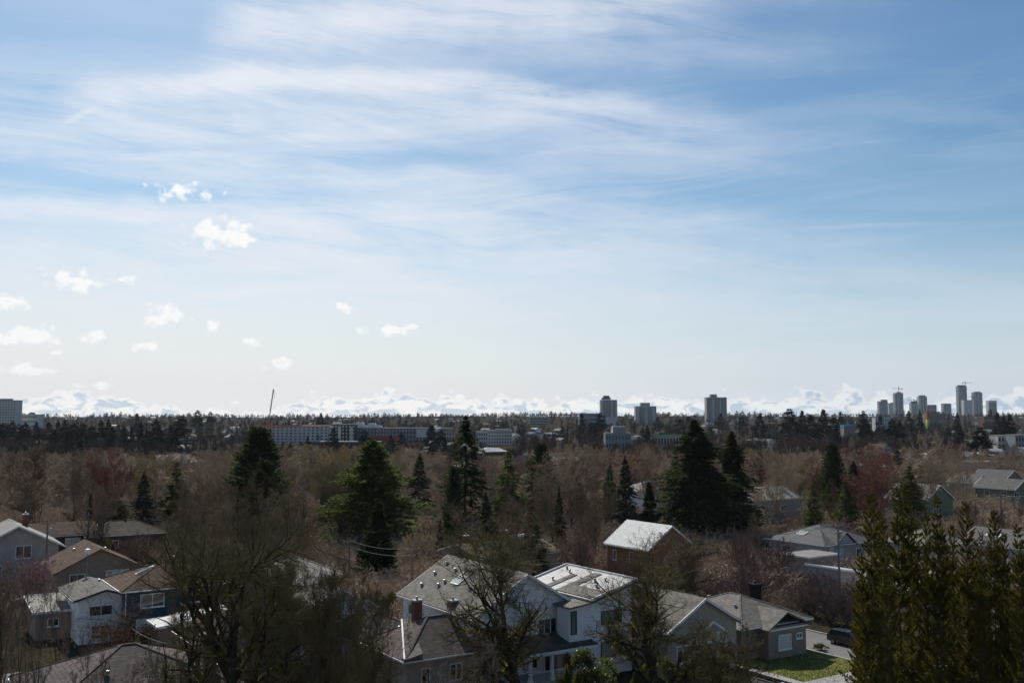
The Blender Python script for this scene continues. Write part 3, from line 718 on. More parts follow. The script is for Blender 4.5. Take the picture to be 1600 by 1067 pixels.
house('house', 'house with low dark brown roof beside the dark round shrub', 'hip', 13, 9, 4.2, 1.8, near=(138, 838), wall='wall_brown', rmat='roof_felt', windows=[('F', 3, 2, 2, 1.3, 2), ('F', 8, 2, 2, 1.3, 2)])
# corrugated garage and the brown-roofed outbuilding right of it
house('garage', 'grey plank garage with bright white corrugated roof in front of the teal house', 'shed_x', 7.2, 3.8, 2.9, .75, near=(250, 981), wall='wood_grey', rmat='metal_white', cat='garage', over=.35,
      door=('F', 3.6, .05, 2.4, 2.2, 'wood_grey'))
house('house', 'low grey house with brown roof and white fascia beside the white corrugated garage', 'gable_y', 8, 8.5, 3.5, 1.6, near=(316, 1010), wall='wall_grey', rmat='roof_brown', over=.45,
      windows=[('L', 2.2, 1.2, 1.4, 1.1, 2), ('F', 2.8, 1.1, 2, 1.3, 2)], vents=[(-2, 1)])
# near roof, lower left
c_ = P(150, 1015, 71)
house('house', 'house with mauve shingle hip roof and red brick chimney in the lower left corner', 'hip', 13, 12, 5.9, 2.5, at=(c_.x + 1.5, c_.y + 2), wall='wall_stucco', rmat='roof_mauve',
      chimneys=[(5.3, -1.9, .75, .75, 9.1, 'brick')], windows=[('F', 2, 3.4, 2, 1.4, 2), ('F', 8, 3.4, 2, 1.4, 2), ('L', 5, 3.4, 2, 1.3, 2)], vents=[(-2, -3)])
# beige hipped house with two brick chimneys
r_, h_ = house('house', 'beige stucco house with mauve hip roof and two tall brick chimneys', 'hip', 10.5, 8.5, 3.6, 2.3, near=(636, 1029), wall='wall_stucco', rmat='roof_mauve', over=.5,
      windows=[('F', 1.4, .9, .9, 1.7, 1), ('F', 4.3, 1.1, 1.3, 1.5, 2), ('F', 7.6, 1.0, 1.3, 1.6, 2), ('L', 2.5, 1.2, 1.2, 1.3, 2)],
      chimneys=[(-1.1, 1.9, .8, .7, 7.4, 'brick'), (2.0, .4, .75, .7, 7.3, 'brick')], vents=[(-2.5, 2.7)])
part(r_, 'dormer', 'roof_taupe', lambda b: b.prism([(-5.7, -4.6), (-3.9, -4.6), (-2.2, 1.2), (-3.0, 1.2)], [3.5, 3.5, 5.4, 5.2], [3.62, 3.95, 5.95, 5.8]))
part(r_, 'valley_flashing', 'trim_white', lambda b: b.bar((-5.72, -4.66, 3.7), (-3.05, 1.2, 5.86), .16, .1))
# the big grey-roofed house
r_, h_ = house('house', 'large white house with broad grey gable roof, green skylight and columned porch', 'gable_y', 11.2, 14.5, 6.5, 3.3, near=(742, 963), wall='wall_white', rmat='roof_taupe', over=.5,
      windows=[('L', 1.2, 4.6, 1.0, 1.1, 1), ('L', 2.5, 4.6, 1.0, 1.1, 1), ('L', 9.5, 3.9, .9, 1.9, 1, 'green'), ('F', 1.2, 3.6, 1.9, 1.9, 2), ('F', 4.9, 4.1, .9, 1.5, 1), ('F', 7.0, 3.9, 2.2, 1.6, 3), ('F', 9.6, 3.9, .95, 1.6, 1), ('L', 5, 1, 1.4, 1.4, 2)],
      vents=[(-4.4, 5.5), (-3.9, 2.8), (-3.3, 2.6), (-2.7, 5.8), (-1.2, 5.9), (-1.7, 3.2), (-.9, -.2), (-3.3, -2.4), (-2.9, -2.7), (-2.2, -4.0)], skylights=[(-2.5, .8, 1.6, 1.5)])
def porch(b):
    b.box2((-1.6, -10.4, 0), (5.6, -7.27, .55))
part(r_, 'porch_floor', 'wall_grey', porch)
part(r_, 'porch_roof', 'roof_felt', lambda b: b.prism([(-2.1, -10.9), (6.0, -10.9), (6.0, -7.27), (-2.1, -7.27)], [3.05, 3.05, 3.6, 3.6], [3.28, 3.28, 4.1, 4.1]))
part(r_, 'porch_beam', 'trim_white', lambda b: (b.bar((-1.7, -10.3, 2.95), (5.7, -10.3, 2.95), .2, .3), b.box2((-2.15, -10.98, 3.03), (6.05, -10.903, 3.3))))
for cx_ in (-1.5, .9, 3.0, 5.3):
    part(r_, 'porch_column', 'trim_white', lambda b: (b.box((cx_, -10.3, 1.7), (.28, .28, 2.3)), b.box((cx_, -10.3, .68), (.42, .42, .24)), b.box((cx_, -10.3, 2.72), (.38, .38, .12))))
part(r_, 'porch_railing', 'trim_white', lambda b: (b.bar((-1.3, -10.3, 1.42), (3.0, -10.3, 1.42), .09, .08), [b.bar((-1.2 + i * .22, -10.3, .56), (-1.2 + i * .22, -10.3, 1.4), .04, .04) for i in range(19)]))
part(r_, 'door', 'wall_dark', lambda b: b.box2((2.3, -7.32, .56), (3.3, -7.24, 2.7)))
for x_ in (.1, 3.7): add_window(r_, h_, 'F', x_ + 5.6, .95, 1.3, 1.6, 2)
part(r_, 'cornice', 'trim_white', lambda b: b.box2((-5.6, -7.36, 6.42), (5.6, -7.253, 6.6)))
part(r_, 'porch_gate', 'trim_white', lambda b: (b.bar((3.6, -11.4, 1.25), (5.9, -11.4, 1.25), .6, .1), b.bar((3.7, -11.4, 0), (3.7, -11.4, 1.2), .14, .14), b.bar((5.8, -11.4, 0), (5.8, -11.4, 1.2), .14, .14)))
# the modern white house: a low left wing, a taller mono-pitch bay and a recessed dark side
C = Pz(986, 904, 8.8); ax = (C.x, C.y)
root = empty('house', (ax[0], ax[1], 0), GRID, 'modern bright white two-storey house with low sloped metal roof and black-framed windows', 'house')
part(root, 'wall', 'wall_white', lambda b: (b.prism([(-5, 0), (0, 0), (0, 10.6), (-5, 10.6)], -.5, [7.2, 8.45, 8.45, 7.2]), b.prism([(-7.6, .002), (-5, .002), (-5, 2.0), (-7.6, 2.0)], -.5, [6.7, 6.9, 6.9, 6.7])))
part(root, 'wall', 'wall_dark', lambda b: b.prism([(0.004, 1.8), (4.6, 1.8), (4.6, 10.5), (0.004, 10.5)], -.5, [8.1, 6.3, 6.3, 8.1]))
ro = part(root, 'roof', 'metal_grey', lambda b: slab(b, [(-5.4, -.6, 7.32), (.3, -.6, 8.78), (.3, 11.2, 8.78), (-5.4, 11.2, 7.32)], .2))
for (x0_, x1_, y0_, y1_) in ((-5.2, -.2, 4.4, 5.6), (-5.2, -1.4, 7.0, 7.9), (-5.2, -3.4, -.3, 4.4)):
    part(ro, 'roof_panel', 'roof_taupe', lambda b: slab(b, [(x0_, y0_, 7.40 + (x0_ + 5.4) * .256), (x1_, y0_, 7.40 + (x1_ + 5.4) * .256), (x1_, y1_, 7.40 + (x1_ + 5.4) * .256), (x0_, y1_, 7.40 + (x0_ + 5.4) * .256)], .06))
part(ro, 'lower_roof', 'roof_taupe', lambda b: slab(b, [(-7.9, -.5, 6.85), (-5.4, -.5, 7.1), (-5.4, 2.3, 7.1), (-7.9, 2.3, 6.85)], .16))
part(ro, 'side_roof', 'roof_charcoal', lambda b: slab(b, [(.32, 1.3, 8.45), (5.1, 1.3, 6.5), (5.1, 11.2, 6.5), (.32, 11.2, 8.45)], .2))
part(ro, 'parapet', 'trim_white', lambda b: (b.bar((-5.4, -.62, 7.36), (.3, -.62, 8.82), .1, .26), b.bar((.33, -.6, 8.82), (.33, 11.2, 8.82), .16, .2), b.bar((-5.4, 11.2, 7.36), (.3, 11.2, 8.82), .1, .26)))
part(ro, 'fascia', 'trim_dark', lambda b: (b.bar((-5.4, -.6, 7.1), (.3, -.6, 8.56), .08, .2), b.bar((.32, 1.25, 8.35), (5.1, 1.25, 6.4), .08, .24)))
for vx, vy in ((-3.4, 8.6), (-1.2, 8.6), (-1.3, 2.4), (-2.9, 1.8), (-.6, 9.9), (-1.9, 3.4)):
    part(ro, 'roof_vent', 'galvanised', lambda b: b.lathe([(.09, -.2), (.09, .18), (.17, .19), (.14, .28), (0, .33)], (vx, vy, 8.75 + vx * .256), 10))
Hf = dict(W=7.6, L=0, eave=8, rise=0, roof='flat')
def win9(u, z, w, ht, n, st):
    e = empty('tmp'); add_window(e, Hf, 'F', u, z, w, ht, n, st, 'trim_dark', False)
    for c in list(e.children): c.parent = root; c.location = (-3.8, -.003, 0)
    bpy.data.objects.remove(e)
win9(3.8, 4.7, 1.75, 1.35, 1, 'green'); win9(5.6, 4.7, .75, 1.35, 1, 'glass'); win9(3.75, 1.6, 1.8, 1.5, 1, 'blind'); win9(5.6, 1.6, .8, 1.5, 1, 'glass'); win9(.15, 4.2, .7, 2.2, 1, 'green')
part(root, 'trim_board', 'trim_white', lambda b: b.box2((-7.5, -.045, 3.75), (-.1, -.004, 3.88)))
part(root, 'entry_canopy', 'trim_dark', lambda b: b.box2((.05, -.9, 3.1), (2.4, 1.79, 3.4)))
part(root, 'downpipe', 'trim_dark', lambda b: b.tube([(.12, -.1, 7.6), (.12, -.1, 0)], .06, 6))
# taupe house with the gabled front, and the bungalow beside the lawn
r_, h_ = house('house', 'taupe gabled house with long light brown roof right of the modern white house', 'gable_y', 9, 13, 4.6, 2.5, near=(1044, 985), wall='wall_stucco', rmat='roof_taupe', over=.5,
      windows=[('F', 3.6, 2.0, 1.0, 2.1, 1), ('F', 6.3, 2.4, 1.3, 1.4, 2, 'curtain'), ('F', 1, 1.4, 1.6, 1.6, 2), ('L', 4, 2, 1.4, 1.2, 2)], vents=[(-1.5, 5.2), (-3, 2)], door=('F', 5.0, .9, .95, 2.1, 'trim_white'))
part(r_, 'porch_gable', 'trim_white', lambda b: (b.bar((-1.2, -7.3, 3.9), (.6, -7.3, 5.0), .1, .18), b.bar((.6, -7.3, 5.0), (2.4, -7.3, 3.9), .1, .18)))
r_, h_ = house('house', 'low stucco bungalow with grey hip roof and black chimney beside the green lawn', 'hip', 9.5, 11, 3.5, 1.9, near=(1257, 963), corner='right', wall='wall_taupe', rmat='roof_taupe', over=.6,
      windows=[('R', 1.0, 1.1, 1.9, 1.7, 2, 'curtain'), ('R', 5, 1.4, 1.6, 1.2, 2)], chimneys=[(3.0, -.2, 1.0, .8, 6.4, 'brick_black')], vents=[(-2.2, -2.2), (-1.3, 2.6)])
part(r_, 'front_wing', 'wall_taupe', lambda b: b.prism([(-2.3, -6.9), (3.3, -6.9), (3.3, -5.45), (-2.3, -5.45)], -.4, 3.3))
part(r_, 'front_roof', 'roof_taupe', lambda b: (slab(b, [(-2.8, -7.4, 3.2), (.5, -7.0, 4.7), (.5, -3.0, 4.75), (-2.8, -4.0, 3.2)], .16), slab(b, [(.5, -7.0, 4.7), (3.8, -7.4, 3.2), (3.8, -4.0, 3.2), (.5, -3.0, 4.75)], .16)))
part(r_, 'front_gable', 'trim_white', lambda b: b.prism([(-2.6, -6.97), (3.6, -6.97), (3.6, -6.905), (-2.6, -6.905)], 2.95, [3.12, 3.12, 3.12, 3.12]))
HB = dict(W=5.6, L=0, eave=3, rise=0, roof='flat')
e = empty('tmp'); add_window(e, HB, 'F', 1.4, .95, 1.9, 1.5, 3, 'curtain'); add_window(e, HB, 'F', 4.1, 1.8, .9, .6, 2)
for c in list(e.children): c.parent = r_; c.location = (.5, -6.903, 0)
bpy.data.objects.remove(e)
# near roof at the bottom, right of centre
c_ = P(1180, 1044, 78)
house('house', 'low house with grey shingle hip roof at the bottom edge, before the lawn', 'hip', 8.4, 8.4, 3.2, 1.55, at=(c_.x, c_.y), wall='wall_stucco', rmat='roof_grey', windows=[('F', 3, 1, 2, 1.3, 2)], vents=[(2.4, -.6)])
# orange house under the bright metal roof
r_, h_ = house('house', 'orange-brown house with steep brilliant white metal roof in the middle distance', 'gable_y', 8.6, 9.5, 5.6, 3.0, near=(1013, 858), wall='wall_orange', rmat='metal_white', over=.4,
      windows=[('L', 5.3, 3.2, .9, 1.6, 1), ('L', 1.4, 3.2, .8, 1.5, 1), ('F', 3, 3, 1.6, 1.4, 2)])
part(r_, 'back_wing', 'metal_white', lambda b: slab(b, [(2.5, 1, 7.3), (9, 2, 5.6), (9, 6, 5.6), (2.5, 6, 7.3)], .2))
# right middle distance
r_, h_ = house('house', 'grey bungalow with dark hip roof, skylight and cross gable, beyond the brown thicket', 'hip', 12.5, 12, 3.6, 2.3, near=(1288, 851), wall='wall_grey', rmat='roof_charcoal', over=.6,
      windows=[('L', 3, 1.5, 2, 1.2, 2), ('F', 1.2, 1, 1, 2, 1, 'curtain'), ('F', 3, 1, 1.6, 1.6, 2, 'curtain'), ('F', 8, 1, 1.5, 1.5, 2)], skylights=[(-3.9, .6, 1.2, 1.7)], vents=[(-3, 3.6), (-1.5, 4.0)])
part(r_, 'cross_gable', 'roof_charcoal', lambda b: (slab(b, [(-4.4, -6.9, 3.4), (-1.6, -6.9, 5.5), (-1.6, 0, 5.8), (-4.4, -3, 3.9)], .15), slab(b, [(-1.6, -6.9, 5.5), (1.2, -6.9, 3.4), (1.2, -3, 3.9), (-1.6, 0, 5.8)], .15)))
part(r_, 'gable_front', 'wall_grey', lambda b: b.poly([(-4, -6.5, 3.4), (.8, -6.5, 3.4), (-1.6, -6.5, 5.3), (-4, -5.9, 3.4), (.8, -5.9, 3.4), (-1.6, -5.9, 5.3)], [(0, 1, 2), (5, 4, 3), (0, 3, 4, 1), (1, 4, 5, 2), (2, 5, 3, 0)]))
house('garage', 'small grey garage with bright corrugated roof behind the tall utility pole', 'shed_-x', 6.5, 5.5, 3.1, 1.0, near=(1314, 903), wall='wall_pale', rmat='metal_white', cat='garage', over=.3)
house('carport', 'low flat-roofed pale carport left of the corrugated garage', 'flat', 7, 5, 2.8, 0, near=(1262, 872), wall='wall_stucco', rmat='roof_flat', cat='carport', over=.3)
house('house', 'grey-roofed house half hidden behind the row of olive conifers', 'hip', 10, 9, 3.6, 1.8, near=(1452, 852), wall='wall_pale', rmat='roof_taupe', windows=[('F', 2, 1.2, 2.4, 1.4, 2), ('F', 8, 1.2, 1.5, 1.4, 2)])
house('house', 'grey-roofed house at the right edge behind the olive conifers', 'gable_y', 9, 10, 4.2, 2.0, near=(1596, 856), wall='wall_pale', rmat='roof_grey', windows=[('F', 2, 2.4, 2, 1.4, 2)], skylights=[(-2.2, 1, .8, 2.5)])
house('house', 'pale cream house seen through the olive conifers near the road', 'gable_y', 9, 9, 3.4, 1.8, near=(1440, 925), wall='wall_pale', rmat='roof_flat', windows=[('F', 2, 1, 2, 1.4, 2)])
r_, h_ = house('house', 'long green house with cream-trimmed gable at the right edge', 'gable_y', 9, 12, 5.0, 2.4, near=(1585, 764), wall='wall_green', rmat='roof_grey', base=-1, over=.6,
      windows=[('L', 3, 2.6, 1.4, 1.5, 2), ('L', 8, 2.6, 1.6, 1.5, 2), ('L', 12, 2.6, 1.4, 1.5, 2)])
house('house', 'dark charcoal-roofed house beyond the green house', 'gable_y', 12, 12, 4.6, 3.4, near=(1568, 752), wall='wall_taupe', rmat='roof_charcoal', base=-2, windows=[('F', 3, 1.5, 2, 1.4, 2)])
house('house', 'small dark-gabled house left of the charcoal-roofed house', 'gable_y', 9, 10, 3.6, 2.4, near=(1522, 755), wall='wall_grey', rmat='roof_charcoal', base=-2, windows=[('F', 3, 1.5, 2, 1.2, 2)])
house('house', 'pale flat-topped house behind the bare trees near the right edge', 'flat', 16, 10, 3.6, 0, near=(1530, 722), wall='wall_pale', rmat='roof_flat', base=-3)
house('house', 'green gabled house behind the tallest pair of olive conifers', 'gable_y', 11, 11, 5.4, 3.4, near=(1446, 782), wall='wall_green', rmat='roof_taupe', base=-1, windows=[('F', 3, 2, 2, 1.4, 2)])
# middle: houses glimpsed between the evergreens
house('house', 'white house with grey hip roof left of the large twin spruce', 'hip', 13, 11, 4.8, 2.4, near=(1008, 768), wall='wall_white_plain', rmat='roof_flat', base=-.5, windows=[('F', 2, 2.6, 1.6, 1.6, 2), ('F', 8, 2.6, 1.6, 1.6, 2)])
house('house', 'pale house with grey roof right of the large twin spruce', 'gable_x', 16, 12, 5.4, 2.4, near=(1178, 782), wall='wall_pale', rmat='roof_flat', base=-.5, windows=[('F', 3, 2.4, 2, 1.5, 2), ('F', 9, 2.4, 2, 1.5, 2)])
r_, h_ = house('house', 'house with flat mossy roof and squat brick chimney behind the large grey-roofed house', 'gable_x', 14, 11, 4.2, 1.3, near=(748, 872), wall='wall_stucco', rmat='roof_moss', chimneys=[(1.2, .4, .9, .9, 7.2, 'brick'), (-5, 1.5, .8, .8, 6.7, 'brick')])
part(r_, 'roof_hatch', 'metal_white', lambda b: (b.box2((3, -1, 5.2), (6, -.3, 6.3)), b.box2((3, .5, 5.2), (6, 1.2, 6.3))))
house('house', 'pinkish-roofed house hidden behind the big bare tree', 'hip', 10, 9, 3.6, 1.8, near=(420, 905), wall='wall_white_plain', rmat='roof_flat', windows=[('L', 3, 1.8, 1.3, 1.3, 2), ('F', 2, 1.8, 1.6, 1.3, 2), ('F', 8, 1.8, 1.6, 1.3, 2)])
house('house', 'white-sided house behind the dense many-stemmed bare tree', 'gable_y', 8, 9, 5.2, 2, near=(470, 958), wall='wall_white_plain', rmat='roof_charcoal', windows=[('F', 1.5, 3, 1.6, 1.5, 2), ('F', 5, 3, 1.4, 1.5, 2), ('L', 2, 3, 1, 1.5, 1)])
house('house', 'small pale house with grey roof left of the beige hip-roofed house', 'hip', 7, 8, 3.4, 1.6, near=(560, 1000), wall='wall_pale', rmat='roof_grey', windows=[('F', 2, 1.2, 1.8, 1.3, 2)])
# ---------- towers and larger buildings ----------
PROT = []   # (px0, px1, y bottom that must stay in view, distance): nothing nearer may rise above it
def block(name, label, x0, x1, ytop, d, depth=18, base=None, wall='concrete', cols=0, rows=0, cat='building', rz=0., roof='roof_flat', wmat='glass', parts=None, prot=None, band=None, para=None, win=(.5, .5)):
    W = (x1 - x0) / F * d; cx = ((x0 + x1) / 2 - 800) / F * d; zt = P(0, ytop, d).z
    g = float(ground(cx, d)) if base is None else base; H = zt - g
    root = empty(name, (cx, d, g), rz, label, cat)
    part(root, 'wall', wall, lambda b: b.box2((-W / 2, 0, -2), (W / 2, depth, H)))
    part(root, 'roof', roof, lambda b: b.box2((-W / 2 - .3, -.3, H + .003), (W / 2 + .3, depth + .3, H + .5)))
    if para: part(root, 'parapet', para, lambda b: b.box2((-W / 2 - .35, -.4, H - .35), (W / 2 + .35, -.303, H + .8)))
    if rows:
        fh = (H - 1.0) / rows
        if cols:
            cw = W / cols
            for i in range(rows):
                for j in range(cols):
                    x = -W / 2 + cw * (j + .5); z = 1.0 + fh * (i + .5) - .1
                    part(root, 'window', wmat, lambda b: b.box2((x - cw * win[0] / 2, -.12, z - fh * win[1] / 2), (x + cw * win[0] / 2, .05, z + fh * win[1] / 2)))
        else:
            for i in range(rows):
                z = 1.0 + fh * (i + .5)
                part(root, 'window', wmat, lambda b: b.box2((-W / 2 + .8, -.15, z - fh * win[1] / 2), (W / 2 - .8, .05, z + fh * win[1] / 2)))
    if band:
        for i in range(1, band):
            z = H * i / band; part(root, 'floor_slab', 'tower_pale', lambda b: b.box2((-W / 2 - .7, -.7, z - .3), (W / 2 + .7, depth * .5, z + .3)))
    if parts: parts(root, W, H, depth)
    if prot: PROT.append((x0, x1, prot, d))
    return root
def pieces(*lst):
    """(name, material, x0, x1, y0, y1, z0, z1) with x as shares of the width and z as shares of the height"""
    def f(root, W, H, D):
        for n, m_, x0, x1, y0, y1, z0, z1 in lst: part(root, n, m_, lambda b: b.box2(((x0 - .5) * W, y0, z0 * H), ((x1 - .5) * W, y1, z1 * H)))
    return f
block('apartment_block', 'long white building with rows of square windows and orange roof edge by the boom crane', 405, 514, 665.5, 1000, 17, wall='tower_pale', cols=16, rows=6, roof='orange_paint', prot=690, win=(.5, .42),
      parts=pieces(('stair_wing', 'tower_pale', 1.003, 1.04, 2, 15, 0, .97), ('ground_floor', 'roof_charcoal', .60, .95, -1.2, -.2, .02, .16), ('roof_edge', 'orange_paint', .02, .62, -.6, -.31, .985, 1.05)))
block('apartment_block', 'dark-clad block with white window bays right of the long white building', 518, 556, 663.5, 1040, 16, wall='trim_dark', prot=688, cols=7, rows=5, wmat='tower_pale', win=(.4, .5),
      parts=pieces(('roof_box', 'trim_white', .05, .38, 2, 9, 1.02, 1.13), ('balcony', 'tower_pale', .3, .42, -.9, -.13, .1, .9), ('balcony', 'tower_pale', .78, .9, -.9, -.13, .1, .9)))
block('apartment_block', 'long teal glass block with white rooftop boxes and dark red lower storeys', 557, 668, 669, 1060, 18, wall='glass_blue', prot=686, cols=22, rows=3, wmat='tower_blue', win=(.55, .6),
      parts=pieces(('brick_base', 'red_paint', .12, .62, -1.5, -.2, 0, .42), ('roof_box', 'trim_white', .0, .1, 2, 9, 1.02, 1.42), ('roof_box', 'trim_white', .1, .36, 3, 9, 1.02, 1.2), ('roof_box', 'trim_white', .17, .27, 2, 8, 1.2, 1.36), ('end_bay', 'tower_pale', .85, 1.0, -.8, -.2, .35, .95)))
block('office_building', 'cream low building with square windows left of the tent-roofed hall', 745, 762, 675, 950, 14, wall='tower_pale', cols=5, rows=3, prot=690)
block('office_building', 'white stepped building with square windows behind the tent-roofed hall', 763, 800, 673, 980, 14, wall='tower_pale', cols=9, rows=4, prot=692, win=(.5, .5), parts=pieces(('roof_box', 'tower_pale', .3, .9, 2, 9, 1.03, 1.14)))
block('office_building', 'grey low building between the red-based block and the cream building', 690, 706, 669, 1100, 14, wall='tower_concrete', cols=4, rows=3, prot=682)
block('warehouse', 'long brown low shed roof in front of the long white building', 500, 595, 690.5, 900, 14, wall='wall_brown', cols=12, rows=1, prot=694)
block('office_building', 'pinkish building with a toothed white roofline on the far slope', 827, 857, 652.5, 2000, 20, wall='tower_concrete', rows=3, prot=662, roof='roof_charcoal',
      parts=lambda r, W, H, D: [part(r, 'roof_gable', 'trim_white', lambda b: b.box2((-W / 2 + i * W / 5.2, -.6, H + .6), (-W / 2 + i * W / 5.2 + 4, 5, H + 5))) for i in range(5)])
block('office_building', 'long dark low building left of the dark-windowed tower', 905, 938, 646, 1900, 22, wall='tower_blue', rows=3, prot=655)
block('apartment_tower', 'dark-windowed tower with white corner piers, leftmost of the three mid-rise towers', 938, 964, 625, 1900, 24, wall='glass_blue', cat='tower', prot=658, band=13,
      parts=pieces(('pier', 'tower_pale', 0, .16, -.9, 4, 0, 1), ('pier', 'tower_pale', .62, .72, -1.2, 4, 0, .97), ('pier', 'tower_pale', .9, 1.0, -.9, 4, 0, 1), ('wing', 'tower_pale', .3, 1.02, -3, -1.3, 0, .36), ('penthouse', 'tower_blue', .1, .62, 2, 16, 1.02, 1.1), ('roof_box', 'trim_dark', .2, .55, 4, 12, 1.1, 1.17)))
block('apartment_tower', 'broad grey concrete tower, the lowest of the three mid-rise towers', 993, 1025, 635, 2000, 26, wall='tower_concrete', cat='tower', prot=655, band=9,
      parts=pieces(('penthouse', 'tower_concrete', .24, .7, 2, 18, 1.02, 1.2), ('bay', 'tower_pale', .05, .15, -1.6, -.75, 0, .98), ('bay', 'tower_pale', .45, .55, -1.6, -.75, 0, .98), ('bay', 'tower_pale', .8, .92, -1.6, -.75, 0, .96), ('window_bay', 'glass_blue', .2, .4, -1.2, -.72, .05, .95), ('window_bay', 'glass_blue', .6, .75, -1.2, -.72, .05, .95)))
block('apartment_tower', 'tall beige concrete tower with a square rooftop box, rightmost of the three mid-rise towers', 1104, 1135, 621, 2050, 26, wall='tower_concrete', cat='tower', prot=650, band=15,
      parts=pieces(('penthouse', 'tower_concrete', .2, .52, 2, 16, 1.01, 1.12), ('window_bay', 'glass_blue', .06, .18, -1.2, -.72, .03, .97), ('window_bay', 'glass_blue', .4, .6, -1.2, -.72, .03, .97), ('window_bay', 'glass_blue', .75, .92, -1.2, -.72, .03, .97), ('bay', 'tower_pale', .28, .36, -1.6, -.75, 0, .98), ('bay', 'tower_pale', .64, .71, -1.6, -.75, 0, .98)))
block('hospital_building', 'long low pale building beside the tower block at the left edge', -10, 60, 647.5, 1800, 25, wall='tower_pale', rows=3, prot=654, wmat='tower_blue', parts=pieces(('roof_box', 'tower_concrete', .82, .9, 2, 9, 1.0, 1.15)))
block('apartment_tower', 'pale grid-fronted tower block at the left edge of the skyline', -12, 26, 625.5, 1750, 24, wall='tower_pale', cat='tower', prot=654, cols=9, rows=11, wmat='glass_blue', win=(.6, .6), parts=pieces(('penthouse', 'tower_blue', .3, .75, 3, 12, 1.01, 1.06)))
# the right-hand cluster of high-rises
D5 = 4300
def tw(label, x0, x1, yt, d=D5, wall='tower_blue', parts=None, band=16): return block('apartment_tower', label, x0, x1, yt, d, 26, wall=wall, cat='tower', prot=641, band=band, parts=parts)
pier = lambda *xs: [('pier', 'tower_pale', x, x + .08, -1.8, -.72, 0, .98) for x in xs]
tw('dark stepped tower, leftmost of the right-hand high-rise cluster', 1373, 1386, 627, parts=pieces(('step', 'tower_blue', .35, 1.0, 4, 20, 1.0, 1.12)))
tw('pale low tower between the dark stepped tower and the crane-topped one', 1388, 1400, 630, D5 + 200, 'tower_pale', pieces(('penthouse', 'tower_pale', .3, .9, 4, 18, 1.0, 1.06)))
tw('tall dark tower with flared base under a wide tower crane', 1398, 1410.5, 614, parts=pieces(('pier', 'tower_pale', .3, .38, -1.8, -.72, 0, .98), ('base_flare', 'tower_blue', -.1, 1.1, -2.4, 10, 0, .25), ('penthouse', 'tower_concrete', .3, .8, 4, 18, 1.0, 1.05)), band=24)
tw('short brown unfinished tower with a small crane above it', 1423, 1433, 630, wall='tower_concrete', parts=pieces(('top_deck', 'trim_dark', .1, .9, 2, 18, 1.01, 1.16)), band=8)
tw('pale tower with a dark cap right of the short unfinished tower', 1435, 1447.5, 619.5, wall='tower_pale', parts=pieces(('cap', 'tower_blue', .15, .85, 3, 18, 1.0, 1.07), ('glazing', 'glass_blue', .28, .45, -1.9, -.72, 0, .97), ('glazing', 'glass_blue', .6, .8, -1.9, -.72, 0, .97)))
tw('low teal glass building between the dark-capped tower and the trees', 1450, 1462, 632.5, wall='glass_blue', band=5)
tw('low grey building left of the tallest tower, behind trees', 1473, 1485, 630.5, wall='tower_blue', band=5)
tw('tallest tower of the right-hand cluster, dark and slightly bowed, with a crane on top', 1497, 1510, 603.5, parts=pieces(('base_flare', 'tower_blue', -.05, 1.06, -2.6, 10, .0, .3), ('pier', 'tower_pale', .1, .18, -1.8, -.72, .1, .98), ('crown_deck', 'trim_dark', .1, .9, 3, 20, 1.0, 1.04)), band=28)
tw('pale building hugging the foot of the tallest tower', 1505, 1518, 625, D5 - 150, 'tower_pale', band=8)
tw('round-topped tower with white balconies right of the tallest tower', 1521, 1534, 613.5, parts=pieces(('pier', 'tower_pale', .1, .2, -1.8, -.72, 0, .98), ('pier', 'tower_pale', .45, .55, -1.8, -.72, 0, .98), ('pier', 'tower_pale', .8, .9, -1.8, -.72, 0, .98), ('crown_deck', 'tower_pale', .15, .85, 3, 22, 1.0, 1.05)), band=20)
tw('pale cube-shaped office building right of the round-topped tower', 1543.5, 1556, 626, wall='tower_pale', parts=pieces(('glazing', 'glass_blue', .05, .95, -1.6, -.72, .0, .88)), band=6)
block('school_building', 'low dark green building with a coloured stripe tower below the high-rise cluster', 1446, 1475, 646, 1700, 18, wall='wall_green', cols=8, rows=2, prot=656, wmat='glass_blue',
      parts=pieces(('stripe_tower', 'red_paint', -.01, .12, -3, 4, .6, 1.15), ('stripe_tower', 'yellow_paint', -.01, .12, -3, 4, .35, .6), ('stripe_tower', 'green_paint', -.01, .12, -3, 4, 0, .35), ('roof_box', 'red_paint', .25, .8, 3, 9, 1.03, 1.12)))
block('office_building', 'pale colonnaded building left of the dark green striped building', 1366, 1391, 652, 1500, 14, wall='tower_pale', cols=7, rows=1, prot=661, wmat='tower_blue', win=(.6, .8))
block('office_building', 'brown low building on the right far slope near two red-brown trees', 1536, 1572, 652, 1500, 14, wall='wall_brown', rows=2, prot=660)
block('office_building', 'pale blue flat building at the right edge of the valley', 1556, 1582, 681, 850, 16, wall='tower_pale', cols=5, rows=2, prot=694)
block('office_building', 'blue-grey flat building with a glass front cut by the right photo edge', 1583, 1620, 680, 830, 16, wall='tower_blue', cols=8, rows=2, prot=692)
block('warehouse', 'long pale low building with a green roof edge in the valley', 1017, 1064, 680, 900, 10, wall='tower_concrete', cols=10, rows=1, prot=686, para='green_paint')
block('warehouse', 'white-roofed building in blue scaffolding left of the red budding trees', 945, 985, 677, 850, 14, wall='tower_blue', prot=690, cols=8, rows=2, wmat='glass_blue', parts=pieces(('white_roof', 'metal_white', .3, .8, 0, 12, 1.03, 1.4), ('scaffold', 'yellow_paint', .0, .02, -1.5, -1.2, 0, 1.2)))
block('apartment_block', 'brown flat block at the left end of the right middle slope', 1190, 1215, 662, 1200, 14, wall='wall_brown', rows=2, cols=5, prot=670)
